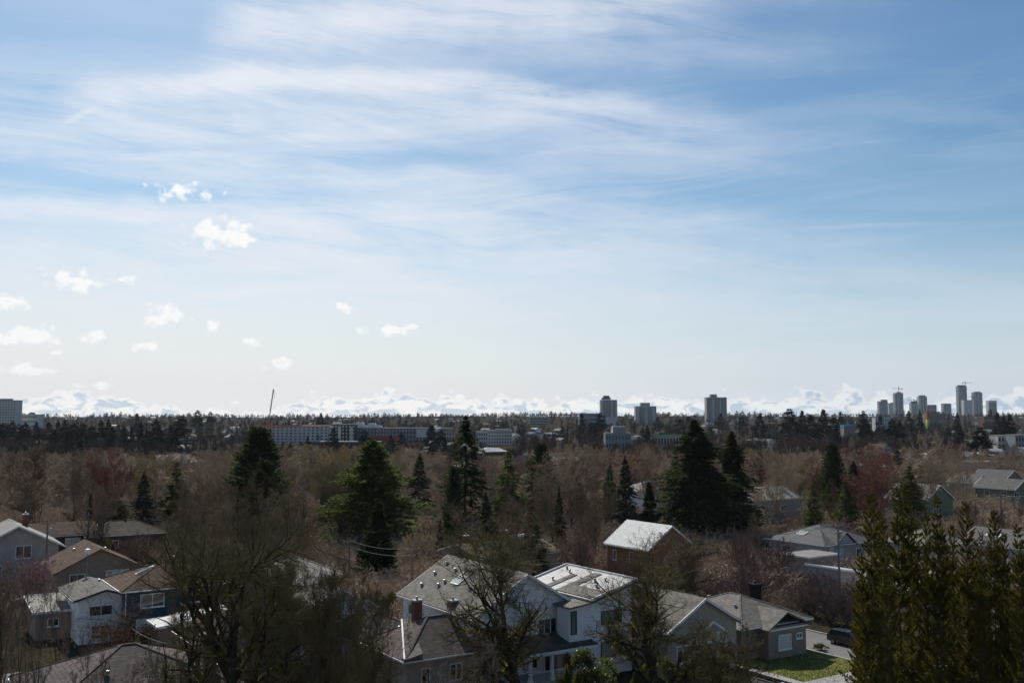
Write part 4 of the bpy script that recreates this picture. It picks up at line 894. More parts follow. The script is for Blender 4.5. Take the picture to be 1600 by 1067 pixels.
block('warehouse', 'low building with a bright blue roof on the right middle slope', 1317, 1334, 668, 1050, 12, base=4.5, wall='wall_taupe', roof='teal_roof', prot=674, parts=pieces(('blue_roof', 'teal_roof', -.02, 1.02, -1, 12, 1.06, 1.35)))
# tent-roofed hall
c_ = P(772, 700, 760); g_ = float(ground(c_.x, 760))
t_ = empty('sports_hall', (c_.x, 760, g_), .35, 'hall with a white tent-shaped roof and brown side in the valley', 'hall')
HT = c_.z - g_
part(t_, 'wall', 'wall_brown', lambda b: b.box2((-9, 0, -1), (9, 14, HT * .55)))
part(t_, 'roof', 'metal_white', lambda b: b.poly([(-11, -1, HT * .45), (0, -1, HT * .5), (11, -1, HT * .5), (11, 15, HT * .5), (-11, 15, HT * .45), (-4, 6, HT * 1.1), (6, 6, HT)], [(0, 1, 5), (1, 6, 5), (1, 2, 6), (2, 3, 6), (3, 4, 5, 6), (4, 0, 5), (4, 3, 2, 1, 0)]))
PROT.append((752, 790, 712, 760))
# cranes
def crane(label, px, ytop, d, jib_l, jib_r, zb, mt='tower_blue', s=1.6):
    x = (px - 800) / F * d; zt = P(0, ytop, d).z
    r = empty('tower_crane', (x, d, zb), 0, label, 'crane', 'cranes on the skyline'); H = zt - zb
    part(r, 'mast', mt, lambda b: b.bar((0, 0, 0), (0, 0, H), s, s)); a, c = jib_l / F * d, jib_r / F * d
    j = part(r, 'jib', mt, lambda b: (b.bar((-a, 0, H * 1 - 8), (c, 0, H - 8), s, s * .9)))
    part(r, 'counterweight', 'concrete', lambda b: b.box2((-a if a < c else c - 4, -1.5, H - 13), ((-a if a < c else c - 4) + 4, 1.5, H - 8.9)))
    part(r, 'cab', mt, lambda b: b.box2((.9, -2.4, H - 12), (3.4, -.9, H - 9)))
crane('small crane above the flared-base tower', 1403.5, 604, D5 + 10, 10, 6, 110)
crane('small crane above the short brown unfinished tower', 1427, 622, D5 + 10, 10, 4, 60)
crane('small crane on top of the tallest tower', 1508, 595, D5 + 10, 5, 10, 140)
crane('small crane between the tallest tower and the round-topped tower', 1517.5, 617, D5 + 10, 5, 3, 40)
x_ = (421 - 800) / F * 985; g_ = float(ground(x_, 985))
r_ = empty('luffing_crane', (x_, 985, g_), 0, 'thin tall boom crane standing behind the long white building', 'crane')
HB_ = P(0, 664, 985).z - g_; HT_ = P(0, 608, 985).z - g_
part(r_, 'mast', 'orange_paint', lambda b: b.bar((0, 0, 0), (0, 0, HB_ + 3), 2, 2))
part(r_, 'cab', 'orange_paint', lambda b: b.box2((-2.4, -1.5, HB_ + 2), (.8, 1.5, HB_ + 5)))
part(r_, 'boom', 'wall_grey', lambda b: (b.bar((-.4, 0, HB_ + 3), (4.0, 0, HT_), .45, .45), b.bar((.4, 0, HB_ + 3), (4.5, 0, HT_), .3, .45), [b.bar((-.4 + 4.4 * i / 18, 0, HB_ + 3 + (HT_ - HB_ - 3) * i / 18), (.4 + 4.1 * (i + 1) / 18, 0, HB_ + 3 + (HT_ - HB_ - 3) * (i + 1) / 18), .3, .3) for i in range(18)]))
part(r_, 'hook_line', 'wire', lambda b: b.bar((4.6, 0, HT_), (5.2, 0, HT_ - 9), .25, .25))

# ---------- far houses ----------
def far_house(seed, W, L, e, r, kind, wall, roof):
    """a small house with its parts, for copying"""
    o, h = house('house', None, kind, W, L, e, r, at=(0, -5000), rot=0, wall=wall, rmat=roof, over=.5, gutter=False, cat='house',
                 windows=[('F', W * .15, e * .35, W * .25, 1.4, 1, 'glass', 'trim_white', False), ('F', W * .6, e * .35, W * .22, 1.4, 1, 'glass', 'trim_white', False)])
    KIDS[o.name] = list(o.children)
    for c in o.children: KIDS[c.name] = list(c.children)
    return o
FH = [('white', 'grey', far_house(0, 10, 12, 4.6, 2.6, 'gable_y', 'wall_white_plain', 'roof_grey')), ('cream', 'pale', far_house(1, 12, 10, 4.2, 2.0, 'hip', 'wall_pale', 'roof_flat')), ('brown', 'dark', far_house(2, 10, 11, 5, 2.4, 'gable_x', 'wall_taupe', 'roof_charcoal')),
      ('white', 'white', far_house(3, 13, 9, 4, 1.2, 'gable_x', 'wall_white_plain', 'metal_grey')), ('grey', 'brown', far_house(4, 11, 12, 4.8, 2.8, 'gable_y', 'wall_grey', 'roof_brown')), ('pale', 'bright', far_house(5, 12, 9, 3.2, .8, 'gable_x', 'wall_pale', 'metal_white'))]
HOUSES = []
MASS = []    # (object, phrase, band) to be labelled once all stand
rh = random.Random(5)
tries = 0; used_cells = []
_first = set()
while len(HOUSES) < 230 and tries < 9000:
    tries += 1
    u = rh.random(); d = 1 / (1 / 480 * (1 - u) + 1 / 3600 * u) if rh.random() < .6 else rh.uniform(1100, 3500)
    px = rh.uniform(-20, 1620)
    if d < 850 and not (1350 < px < 1620 or 600 < px < 900 or 230 < px < 330): continue
    x = (px - 800) / F * d; g = float(ground(x, d))
    if any((x - a) ** 2 + (d - b) ** 2 < 17 ** 2 for a, b in used_cells): continue
    ytop = proj((x, d, g + 7))[1]
    if any(a - 8 < px < b + 8 and d < dd and ytop < yb for a, b, yb, dd in PROT): continue
    used_cells.append((x, d)); k = rh.randrange(6); pw, pr, o = FH[k]
    if k not in _first: _first.add(k)
    else: o = copy_tree(o)
    s = rh.uniform(.85, 1.25); o.location = (x, d, g); o.scale = (s, s, s); o.rotation_euler = (0, 0, GRID + rh.choice([0, 0, PI / 2, .3, -.7]) + rh.uniform(-.05, .05))
    HOUSES.append(o); o['group'] = 'houses on the far slope'
    MASS.append((o, f'{pw} {pr}-roofed house', px, d, 'house'))
# ---------- trees ----------
def proto(name, pair, mats, far=False):
    tr, cr = pair
    V = np.concatenate(cr.v + tr.v); top = float(np.percentile(V[:, 2], 99.6)); rad = float(np.percentile(np.hypot(V[:, 0], V[:, 1]), 97))
    o = empty(name); a = tr.build('trunk', mats[0], o); b = cr.build('crown', mats[1], o)
    KIDS[o.name] = [a, b]; o['category'] = 'tree'
    return dict(o=o, top=top, rad=rad, used=False)
def plant(pr, x, y, H, width=None, rz=0., label=None, cat='tree', group=None, name=None, sx=None):
    if pr['used']: o = copy_tree(pr['o'])
    else: o = pr['o']; pr['used'] = True
    g = float(ground(x, y)); s = H / pr['top']; w = s if width is None else width / (2 * pr['rad'])
    o.location = (x, y, g - .05); o.scale = (w, w, s); o.rotation_euler = (0, 0, rz)
    if name: o.name = name
    o['category'] = cat
    if label: o['label'] = label
    if group: o['group'] = group
    return o
def plant_px(pr, px, ytop, d, wpx=None, **k):
    x = (px - 800) / F * d; H = P(px, ytop, d).z - float(ground(x, d))
    return plant(pr, x, d, H, None if wpx is None else wpx / F * d, **k)
def recolor(o, m_, which='crown'):
    """a copy of the part's mesh in another material"""
    for c in o.children:
        if c.name.startswith(which): c.data = c.data.copy(); c.data.materials[0] = MATS[m_]
# near street trees, each grown on its own
B = lambda seed, H, style, mats, **k: proto('bare_tree', bare_tree(seed, H, style, **k), mats)
plant_px(B(11, 21, 'spread', ('bark_moss', 'twig_moss'), twig=.014, dens=1.1, level5=True), 362, 748, 56, 330, rz=.4, label='largest bare mossy street tree, dark and dense, left of centre')
plant_px(B(12, 17, 'spread', ('bark_moss', 'twig_moss'), twig=.013, dens=1.0, level5=True), 792, 802, 80, 270, rz=1.3, label='bare mossy street tree in front of the large grey-roofed house')
plant_px(B(13, 16, 'spread', ('bark_moss', 'twig_moss'), twig=.013, dens=1.0, level5=True, spread=1.05), 1020, 835, 79, 255, rz=3.6, label='bare mossy street tree with low wide limbs, right of the modern white house')
plant_px(B(14, 17, 'multi', ('bark', 'twig_moss'), twig=.017, dens=2.0, level5=True), 505, 872, 62, 220, rz=.3, label='dense many-stemmed bare tree at the bottom, right of the largest street tree')
plant_px(B(15, 15, 'multi', ('bark', 'twig_dark'), twig=.014, dens=.7), 62, 862, 60, 130, rz=2.3, label='young bare tree with fanned upright stems at the lower left')
plant_px(B(16, 15, 'multi', ('bark_moss', 'twig_moss'), twig=.014, dens=1.4, level5=True), 585, 945, 66, 150, rz=1.7, label='low bare tree with mossy twigs in front of the beige stucco house')
plant_px(B(17, 13, 'shrub', ('bark', 'twig_moss'), twig=.017, dens=2.4, level5=True), 430, 960, 60, 190, rz=.7, label='tangled bare thicket tree below the largest street tree')
plant_px(B(18, 12, 'multi', ('bark', 'twig_dark'), twig=.015, dens=1.0), 150, 975, 63, 170, rz=.1, label='low bare tree over the mauve roof with the red chimney')
plant_px(B(19, 11, 'shrub', ('bark', 'twig_brown'), twig=.015, dens=1.6, level5=True), 15, 985, 60, 130, rz=.9, label='brown twiggy bush in the bottom left corner')
plant_px(B(20, 13, 'upright', ('bark', 'twig_dark'), twig=.014, dens=1.0), 8, 870, 66, 100, rz=.9, label='thin bare tree cut by the left edge of the photo')
plant_px(B(21, 9, 'multi', ('bark_moss', 'twig_moss'), twig=.015, dens=1.2, level5=True), 1085, 970, 78, 180, rz=.9, label='low bare garden tree in front of the taupe gabled house')
plant_px(B(22, 9, 'shrub', ('bark', 'twig_brown'), twig=.014, dens=1.1), 730, 995, 76, 130, rz=.2, label='pale brown bare bush in front of the beige stucco house')
plant_px(B(23, 9, 'shrub', ('bark', 'twig_dark'), twig=.016, dens=1.6, level5=True), 300, 990, 62, 150, rz=.2, label='dark bare bush under the largest street tree, by its trunk')
plant_px(B(24, 12, 'multi', ('bark', 'twig_dark'), twig=.016, dens=1.3, level5=True), 440, 850, 84, 150, rz=1.2, label='dark bare tree between the largest street tree and the many-stemmed one')
plant_px(B(25, 13, 'multi', ('bark', 'twig_dark'), twig=.015, dens=1.5, level5=True), 455, 900, 74, 170, rz=2.2, label='dark bare tree filling the gap beside the largest street tree')
plant_px(B(26, 13, 'multi', ('bark', 'twig_moss'), twig=.015, dens=1.4, level5=True), 545, 905, 80, 150, rz=.2, label='dark bare tree behind the dense many-stemmed one')
plant_px(B(28, 10, 'spread', ('bark', 'twig_dark'), twig=.02, dens=1.2), 1075, 828, 128, 110, rz=.2, label='bare dark tree hiding the right half of the orange house')
plant_px(B(30, 13, 'multi', ('bark', 'twig_dark'), twig=.017, dens=1.5, level5=True), 425, 838, 100, 190, rz=2.2, label='wide dark bare tree veiling the pinkish-roofed house')
plant_px(B(31, 13, 'multi', ('bark', 'twig_brown'), twig=.014, dens=.8), 118, 880, 84, 130, rz=.2, label='thin bare tree in front of the small white house')
plant_px(B(32, 13, 'spread', ('bark', 'twig_dark'), twig=.014, dens=.8), 225, 925, 80, 150, rz=.2, label='bare tree in front of the dark teal house, above the brick chimney')
plant_px(B(33, 13, 'multi', ('bark', 'twig_dark'), twig=.016, dens=1.0), 20, 880, 92, 130, rz=1.2, label='bare tree between the left edge and the pink cherry')
# medium prototypes
up = [proto('bare_tree', bare_tree(100 + i, 14, 'upright', twig=.034, dens=1.1), ('bark_far', ('twig_brown', 'twig_grey', 'twig_brown')[i])) for i in range(3)]
mu = [proto('bare_tree', bare_tree(110 + i, 14, 'multi', twig=.032, dens=.95), ('bark_far', ('twig_brown', 'twig_grey', 'twig_brown')[i])) for i in range(3)]
upd = [proto('bare_tree', bare_tree(120 + i, 13, ('upright', 'multi')[i], twig=.022, dens=1.0), ('bark', 'twig_dark')) for i in range(2)]
pal = proto('bare_tree', bare_tree(130, 15, 'multi', twig=.035, dens=.8), ('bark_pale', 'twig_grey'))
red = proto('budding_tree', bare_tree(131, 13, 'multi', twig=.04, dens=1.2), ('bark_far', 'twig_red'))
yel = proto('willow_tree', bare_tree(132, 12, 'multi', twig=.045, dens=1.2), ('bark_far', 'twig_yellow'))
shb = proto('bare_shrub', bare_tree(133, 6, 'shrub', twig=.022, dens=1.8), ('bark', 'twig_brown'))
shp = proto('bare_shrub', bare_tree(134, 6, 'shrub', twig=.025, dens=2.2), ('bark_pale', 'twig_pale'))
chy = proto('blossom_tree', bare_tree(135, 7, 'shrub', twig=.04, dens=1.6, spread=.9), ('bark', 'blossom_pink'))
# evergreens
E = lambda seed, H, R, prof, mats, **k: proto('conifer', conifer(seed, H, R, prof, **k), mats)
spr = [E(200, 20, 5, cone(.85), ('bark', 'needle_dark'), nb=300, ns=34, size=.5, droop=-.22, jitter=.3), E(201, 20, 4.6, cone(.8), ('bark', 'needle_green'), nb=280, ns=40, size=.48, droop=-.1, jitter=.3),
       E(202, 20, 4.6, cone(.9), ('bark', 'needle_blue'), nb=280, ns=40, size=.48, droop=-.28, jitter=.3)]
dens_ = E(203, 18, 4.5, (lambda t: (min(1, .6 + t * 2.5)) * (1 - max(0, t - .3) / .72) ** .55), ('bark', 'needle_dark'), nb=460, ns=40, size=.45, droop=.25, jitter=.16, tip=.6)
cedar = E(204, 20, 8, broad, ('bark', 'needle_green'), nb=560, ns=46, size=.5, droop=-.05, jitter=.34, tip=.35)
coneg = E(205, 12, 3.4, cone(.75), ('bark', 'needle_dark'), nb=380, ns=34, size=.42, droop=.12, jitter=.14, tip=.5)
big = E(206, 24, 8, broad, ('bark', 'needle_dark'), nb=620, ns=50, size=.55, droop=-.12, jitter=.36)
def CP(pr, px, yt, d, w, label, rz=0.): return plant_px(pr, px, yt, d, w, rz=rz, label=label, name='conifer')
CP(dens_, 404, 667, 205, 98, 'dense dark rounded sequoia, its top well above the woods left of centre')
CP(dens_, 413, 718, 190, 64, 'smaller dark conifer in front of the dense rounded sequoia', 1.)
CP(cedar, 580, 688, 190, 165, 'broad bright-edged green cedar, the widest conifer left of centre', .4)
CP(coneg, 590, 784, 148, 62, 'neat dark cone-shaped conifer in front of the broad green cedar')
CP(spr[0], 727, 650, 215, 86, 'tall ragged spruce, its tip touching the skyline near the middle', .5)
CP(dens_, 709, 730, 190, 36, 'narrow bright green conifer in front of the tall ragged spruce', 2.)
CP(spr[1], 795, 706, 195, 70, 'green ragged spruce right of the tall one near the middle', 1.)
CP(dens_, 843, 692, 240, 56, 'dark rounded conifer right of the green ragged spruce', .3)
CP(spr[2], 656, 708, 250, 52, 'blue-grey spruce between the broad cedar and the tall ragged spruce')
CP(spr[2], 976, 712, 205, 52, 'blue-grey spruce, taller of the slim pair right of centre', 1.4)
CP(spr[1], 950, 730, 225, 36, 'green conifer, smaller of the slim pair right of centre', 2.)
CP(coneg, 1014, 753, 200, 32, 'small dark conifer left of the large twin spruce', 2.)
CP(big, 1086, 656, 195, 130, 'large dark spruce, left and bulkier of the twin spruces', .5)
CP(big, 1142, 674, 203, 84, 'large dark spruce, right and slimmer of the twin spruces', 2.4)
CP(spr[1], 1052, 700, 200, 60, 'green spruce growing against the left side of the twin spruces', 4.)
CP(dens_, 1297, 692, 270, 46, 'dark leaning evergreen above the right-hand woods', 1.9)
CP(spr[2], 1331, 720, 230, 60, 'dark layered spruce right of the leaning evergreen', 3.)
CP(spr[1], 1267, 757, 200, 40, 'small pyramidal green fir above the grey bungalow', 2.)
CP(spr[1], 1318, 752, 200, 50, 'green fir in front of the dark layered spruce', .8)
CP(spr[2], 229, 737, 200, 48, 'layered blue-grey spruce left of the largest street tree', .8)
CP(coneg, 172, 762, 210, 34, 'small dark conifer behind the low dark brown roof', .8)
CP(spr[1], 196, 768, 215, 30, 'small green conifer left of the layered blue-grey spruce', 1.8)
CP(spr[1], 281, 722, 215, 66, 'faint green spruce just left of the largest street tree', 2.8)
CP(spr[0], 508, 758, 205, 22, 'thin dark spire conifer at the left foot of the broad cedar')
CP(coneg, 689, 812, 170, 18, 'small yellow-green conifer beside the pale round shrub', 1.)
CP(spr[0], 146, 770, 185, 20, 'thin dark spruce behind the brown gable roof', 1.)
CP(coneg, 203, 812, 180, 26, 'dark round clipped shrub-like conifer beside the low brown roof', 2.)
CP(spr[0], 872, 760, 175, 30, 'dim dark conifer in the woods behind the orange house', 2.)
CP(spr[2], 760, 770, 165, 60, 'dark conifer low behind the green ragged spruce', 2.)
CP(spr[1], 830, 790, 150, 70, 'low dull green conifer behind the modern white house', 3.)
CP(spr[2], 1430, 690, 330, 40, 'dim green conifer inside the right-hand bare woods', 2.)
CP(spr[1], 1418, 728, 210, 60, 'green spruce behind the tall olive conifers', 2.)
CP(spr[2], 1400, 700, 300, 44, 'pale green conifer left of centre in the right-hand woods', 3.)
# olive-brown row at the right, close to the camera
oli = [E(220 + i, 19, 2.3, column, ('bark', 'needle_olive'), nb=260, ns=190, size=.14, droop=.35, jitter=.3, trunk_r=.2, inner=.3, t_lo=.1, tip=.7) for i in range(3)]
row = [(1352, 771, 60, 74), (1395, 762, 63, 60), (1413, 756, 65, 52), (1438, 800, 62, 48), (1456, 772, 60, 60), (1478, 820, 64, 42), (1501, 784, 62, 62), (1524, 830, 58, 46), (1541, 796, 61, 56), (1562, 832, 59, 46), (1582, 818, 57, 60), (1604, 800, 60, 60), (1376, 812, 57, 56), (1340, 860, 58, 50)]
lb = ['olive conifer, first from the left at full height in the right-hand row', 'olive conifer, left one of the tallest pair in the right-hand row', 'olive conifer, tallest of the right-hand row', 'short olive conifer just right of the tallest pair in the row',
      'olive conifer with a slim pointed top right of the tallest pair', 'short olive conifer between two slim pointed ones in the row', 'olive conifer with an orange-tinged pointed top, middle of the row', 'short olive conifer right of the orange-tinged pointed one',
      'slim olive conifer, third from the right edge in the row', 'short olive conifer, second from the right edge in the row', 'olive conifer almost touching the right edge of the photo', 'olive conifer cut by the right edge of the photo',
      'lower olive conifer in front of the tallest pair, trunk in view', 'lowest olive conifer at the left end of the row, overhanging the road']
for i, ((px, yt, d, w_), l_) in enumerate(zip(row, lb)):
    plant_px(oli[i % 3], px, yt, d, w_ * 1.0, rz=i * 1.7, label=l_, group='row of olive conifers at the right', name='conifer')
for i, (px, yt, d, w_, l_) in enumerate([(1366, 800, 72, 60, 'behind the first tall one'), (1425, 812, 74, 60, 'behind the tallest pair'), (1470, 835, 73, 56, 'behind the slim pointed one'), (1516, 842, 72, 56, 'behind the orange-tinged one'), (1558, 850, 71, 56, 'behind the two short ones at the right'), (1592, 842, 70, 56, 'behind the one at the right edge'), (1335, 905, 62, 46, 'lowest at the left end of the row')]):
    plant_px(oli[i % 3], px, yt, d, w_ * 1.0, rz=i * 2.3, label='back-row olive conifer ' + l_, group='row of olive conifers at the right', name='conifer')
# shrubs and garden plants
def SH(pr, px, yt, d, w, label, name='bare_shrub', cat='shrub', rz=0.): return plant_px(pr, px, yt, d, w, label=label, name=name, cat=cat, rz=rz)
SH(shb, 226, 832, 160, 92, 'round brown bare shrub above the teal house'); recolor(shb['o'], 'twig_pinkish')
SH(shp, 657, 826, 168, 72, 'round pale beige bare shrub left of the mossy flat roof')
SH(shp, 635, 850, 160, 40, 'small pale bare shrub at the foot of the dark cone-shaped conifer', rz=1.)
SH(shb, 1160, 836, 152, 62, 'round brown bare shrub left of the grey bungalow, first of two')
SH(shb, 1212, 840, 150, 66, 'round brown bare shrub touching the roof of the grey bungalow', rz=1.)
SH(shb, 1182, 880, 135, 110, 'low brown bare shrub below the two round ones', rz=2.)
for i, (px, yt, d, w_) in enumerate([(1262, 905, 126, 80), (1290, 915, 122, 60), (1236, 895, 138, 80), (1312, 925, 120, 50), (1278, 890, 134, 60), (1330, 900, 124, 60), (1120, 905, 124, 80), (1150, 890, 128, 60)]):
    SH(shb, px, yt, d, w_, ['brown thicket bush behind the road bend, largest one', 'brown thicket bush behind the road bend, beside the pole', 'brown thicket bush above the black chimney', 'low thicket bush just left of the olive conifers by the car',
                            'brown thicket bush left of the corrugated garage', 'brown thicket bush against the olive conifers', 'brown bush behind the taupe gabled house', 'brown bush between the taupe house and the bungalow chimney'][i], rz=i * 1.1)
SH(shb, 985, 862, 138, 90, 'brown bare bush in front of the orange house wall, left one', rz=.4)
SH(shb, 1050, 858, 136, 90, 'brown bare bush in front of the orange house gable, right one', rz=1.4)
SH(chy, 58, 868, 128, 90, 'pink blossoming cherry tree below the white gabled house', 'blossom_tree', 'tree')
SH(chy, 1312, 808, 190, 34, 'small pink blossoming tree behind the grey bungalow', 'blossom_tree', 'tree', 1.)
SH(chy, 912, 838, 160, 50, 'faint pink tree left of the orange house', 'blossom_tree', 'tree', 2.)
rho = proto('rhododendron', leafy(300, 5.2, 2.5, 9000, .2, 16), ('bark', 'leaf_gloss'))
lau = proto('laurel_bush', leafy(301, 3.2, 2.0, 4500, .22, 12), ('bark', 'leaf_dark'))
SH(rho, 930, 1016, 80, 115, 'big glossy green rhododendron in front of the modern white house', 'rhododendron')
SH(lau, 181, 842, 168, 28, 'pale-tipped evergreen bush above the brown gable roof', 'laurel_bush'); recolor(lau['o'], 'leaf_gloss')
for i, (px, yt, d, w_, l_) in enumerate([(1275, 1004, 108, 36, 'low green hedge bush at the bungalow corner by the road'), (610, 925, 122, 60, 'dark green bush left of the large grey-roofed house'), (645, 948, 112, 30, 'dark bush under the left eave of the large grey-roofed house'),
                                         (1040, 1030, 84, 80, 'dark bush at the foot of the mossy street tree right of centre'), (1110, 1012, 92, 90, 'dark green bush in front of the taupe gabled house'), (230, 1000, 80, 60, 'dark bush behind the red brick chimney'), (880, 1040, 80, 40, 'dark bush between the porch and the rhododendron'), (985, 1052, 78, 50, 'low dark bush right of the rhododendron')]):
    SH(lau, px, yt, d, w_, l_, 'laurel_bush', rz=i * 1.3)
hed = proto('hedge', leafy(302, 3.0, 2.6, 5000, .2, 14), ('bark', 'rust_leaf'))
SH(hed, 205, 975, 98, 84, 'rust-brown leafy hedge below the small white house', 'hedge'); SH(hed, 888, 1020, 92, 30, 'rust-brown bush between porch and modern white house', 'hedge', rz=1.)

# ---------- the woods ----------
FOOT = []
for o in list(col.objects):
    if o.parent is None and o.type == 'EMPTY' and o.get('category') in ('house', 'garage', 'shed', 'carport') and o.location.y < 420 and o.location.y > 0: FOOT.append((o.location.x, o.location.y, 9.5))
NP = [(1200, 1335, 880, 172), (950, 1085, 880, 148), (0, 76, 868, 166), (86, 182, 900, 137), (1280, 1335, 915, 134), (1405, 1500, 850, 175), (1000, 1040, 785, 245), (1168, 1205, 800, 215), (1480, 1600, 775, 240), (1540, 1600, 760, 300),
      (622, 690, 865, 168), (185, 270, 880, 158), (700, 800, 868, 118), (365, 443, 750, 205), (510, 650, 800, 186), (562, 618, 860, 145), (692, 760, 780, 210), (1030, 1175, 800, 190), (958, 1000, 790, 200), (1250, 1288, 805, 195), (1300, 1355, 790, 198), (210, 252, 800, 198), (632, 680, 765, 240), (765, 866, 770, 190), (1275, 1318, 745, 262), (1300, 1330, 830, 182), (30, 95, 838, 176)]
rw = random.Random(11)
def free(px, x, d, H, half):
    yt = proj((x, d, float(ground(x, d)) + H))[1]; hp = half / d * F
    for a, b, yb, dd in PROT + NP:
        if a - hp * .8 < px < b + hp * .8 and d < dd and yt < yb: return False
    for a, b, r in FOOT:
        if (x - a) ** 2 + (d - b) ** 2 < (r + half * .5) ** 2: return False
    return True
placed = []
def wood(n, d0, d1, px0, px1, hfun, protos, phrase, kind, power=2., gap=4., name='bare_tree', grp='bare trees of the valley wood', half=3.5, band=None, cat='tree'):
    c = t = 0
    while c < n and t < n * 60:
        t += 1; u = rw.random(); p_ = power - 1
        d = (d0 ** -p_ * (1 - u) + d1 ** -p_ * u) ** (-1 / p_) if p_ else d0 * (d1 / d0) ** u
        px = rw.uniform(px0, px1); x = (px - 800) / F * d; H = hfun(d, px)
        if H < 3 or not free(px, x, d, H, half): continue
        if any((x - a) ** 2 + (d - b) ** 2 < gap * gap for a, b in placed): continue
        placed.append((x, d)); i = rw.randrange(len(protos)); pr = protos[i]
        o = plant(pr, x, d, H, 2 * half * rw.uniform(.8, 1.35) * (H / 13) ** .6, rz=rw.uniform(0, 6.28), group=grp, name=name, cat=cat)
        MASS.append((o, phrase[i] if isinstance(phrase, list) else phrase, px, d, kind)); c += 1
    return c
def row_top(d, px):   # height that brings the tree's tip to the wood's upper edge, with scatter
    edge = 694 + 8 * math.sin(px / 90.) + 5 * math.sin(px / 37.)
    if 240 < px < 1000 and not 420 < px < 640: edge += 6
    return edge
def h_mid(d, px):
    g = float(ground((px - 800) / F * d, d)); hmax = CAM_Z - (row_top(d, px) - 648) / F * d - g
    return min(rw.uniform(12, 19), hmax * rw.uniform(.9, 1.0))
plant_px(up[0], 50, 690, 205, 120, rz=.2, label='tall many-branched bare tree at the far left, darkest of the left woods', name='bare_tree'); recolor(up[0]['o'], 'twig_dark')
for px, yt, d, l_ in [(1208, 688, 240, 'tall bare tree with thick forked stems right of the twin spruces'), (1228, 700, 250, 'second tall bare tree with forked stems right of the twin spruces'), (450, 700, 250, 'tall open bare tree right of the dense rounded sequoia'), (505, 702, 260, 'tall open bare tree behind the left shoulder of the broad cedar'),
                   (885, 684, 250, 'tall pale bare tree right of the dark rounded conifer'), (1450, 672, 300, 'tall bare tree rising above the right-hand woods'), (1500, 690, 270, 'wide pale-stemmed bare tree in the right-hand woods')]:
    plant_px(pal if px > 880 else up[1], px, yt, d, rw.uniform(60, 80), rz=px, label=l_, name='bare_tree')
wood(44, 125, 210, 90, 1010, lambda d, px: rw.uniform(10, 14.5), upd, 'dark bare tree', 'near', 1.5, 4.2, half=3.4)
wood(16, 130, 230, 1100, 1600, lambda d, px: rw.uniform(6, 9), upd + [shb], ['dark bare tree', 'dark bare tree', 'low bare tree'], 'near', 1.5, 4.5, half=3.2)
wood(235, 200, 700, -60, 1660, h_mid, up + mu + [pal, pal, red, yel], ['brown bare tree', 'grey bare tree', 'brown bare tree', 'brown many-stemmed tree', 'grey many-stemmed tree', 'brown many-stemmed tree', 'pale bare tree', 'pale bare tree', 'reddish bare tree', 'yellowish bare tree'], 'wood', 1.3, 6., half=5.2)
wood(20, 230, 560, -20, 1620, lambda d, px: min(rw.uniform(8, 15), h_mid(d, px)), [spr[0], spr[1], spr[2], coneg], ['green conifer', 'green conifer', 'blue-grey conifer', 'dark cone-shaped conifer'], 'ever', 1.5, 7., half=2.6, name='conifer', grp='conifers scattered through the valley wood')
# coloured crowns where the photograph shows them
for (a, b, d0, d1, n) in [(440, 525, 330, 420, 6), (235, 312, 560, 640, 6), (890, 1035, 330, 470, 12), (1268, 1312, 260, 330, 4), (1545, 1600, 900, 1200, 5), (860, 905, 600, 700, 3), (1510, 1530, 1000, 1200, 2), (640, 900, 420, 640, 6)]:
    wood(n, d0, d1, a, b, lambda d, px: min(rw.uniform(9, 13), CAM_Z - (row_top(d, px) - 650) / F * d - float(ground(0, d))), [red], 'red budding tree', 'red', 1.5, 5., name='budding_tree', grp='red budding trees', half=4.4)
for (a, b, d0, d1, n) in [(635, 695, 420, 560, 5), (120, 165, 300, 350, 3), (1285, 1312, 640, 760, 3), (1395, 1440, 800, 1000, 4), (1330, 1345, 800, 900, 2), (1290, 1360, 320, 420, 3)]:
    wood(n, d0, d1, a, b, lambda d, px: rw.uniform(8, 11), [yel], 'yellowish bare tree', 'yellow', 1.5, 5., name='willow_tree', grp='yellowish bare trees', half=4.4)
# valley evergreens
lowc = [proto('conifer', conifer(240 + i, 16, 3.8, (cone(.8), column, broad)[i], nb=110, ns=24, size=1.0, droop=-.1, jitter=.3), ('bark', 'needle_far')) for i in range(3)]
def evg(lst):
    for px, yt, d, w_ in lst:
        x = (px - 800) / F * d; i = rw.randrange(3)
        o = plant_px(lowc[i], px, yt, d, w_ * 1.3, rz=rw.uniform(0, 6), name='conifer', group='dark evergreens beyond the valley wood'); MASS.append((o, 'dark evergreen', px, d, 'ever'))
evg([(8, 662, 900, 24), (22, 658, 950, 16), (42, 660, 900, 18), (60, 659, 900, 16), (78, 660, 870, 18), (93, 656, 900, 14), (104, 655, 900, 14), (118, 662, 850, 22), (132, 660, 850, 18), (146, 665, 820, 20), (160, 657, 850, 16), (172, 655, 860, 18), (178, 668, 760, 16),
     (196, 666, 780, 16), (208, 668, 760, 14), (222, 660, 800, 12), (246, 655, 800, 20), (252, 668, 720, 18), (268, 664, 780, 14), (285, 650, 900, 26), (310, 641, 1500, 16), (330, 643, 1600, 12), (215, 646, 1500, 12), (128, 690, 600, 14), (35, 668, 820, 20), (88, 672, 760, 20), (110, 674, 740, 20), (232, 670, 700, 16), (276, 672, 680, 18)])
evg([(424, 670, 850, 12), (482, 680, 850, 8), (522, 669, 850, 20), (570, 672, 850, 18), (612, 680, 800, 16), (628, 676, 820, 16), (675, 664, 800, 26), (690, 672, 780, 18), (502, 645, 1500, 14), (444, 690, 800, 8), (676, 690, 700, 20)])
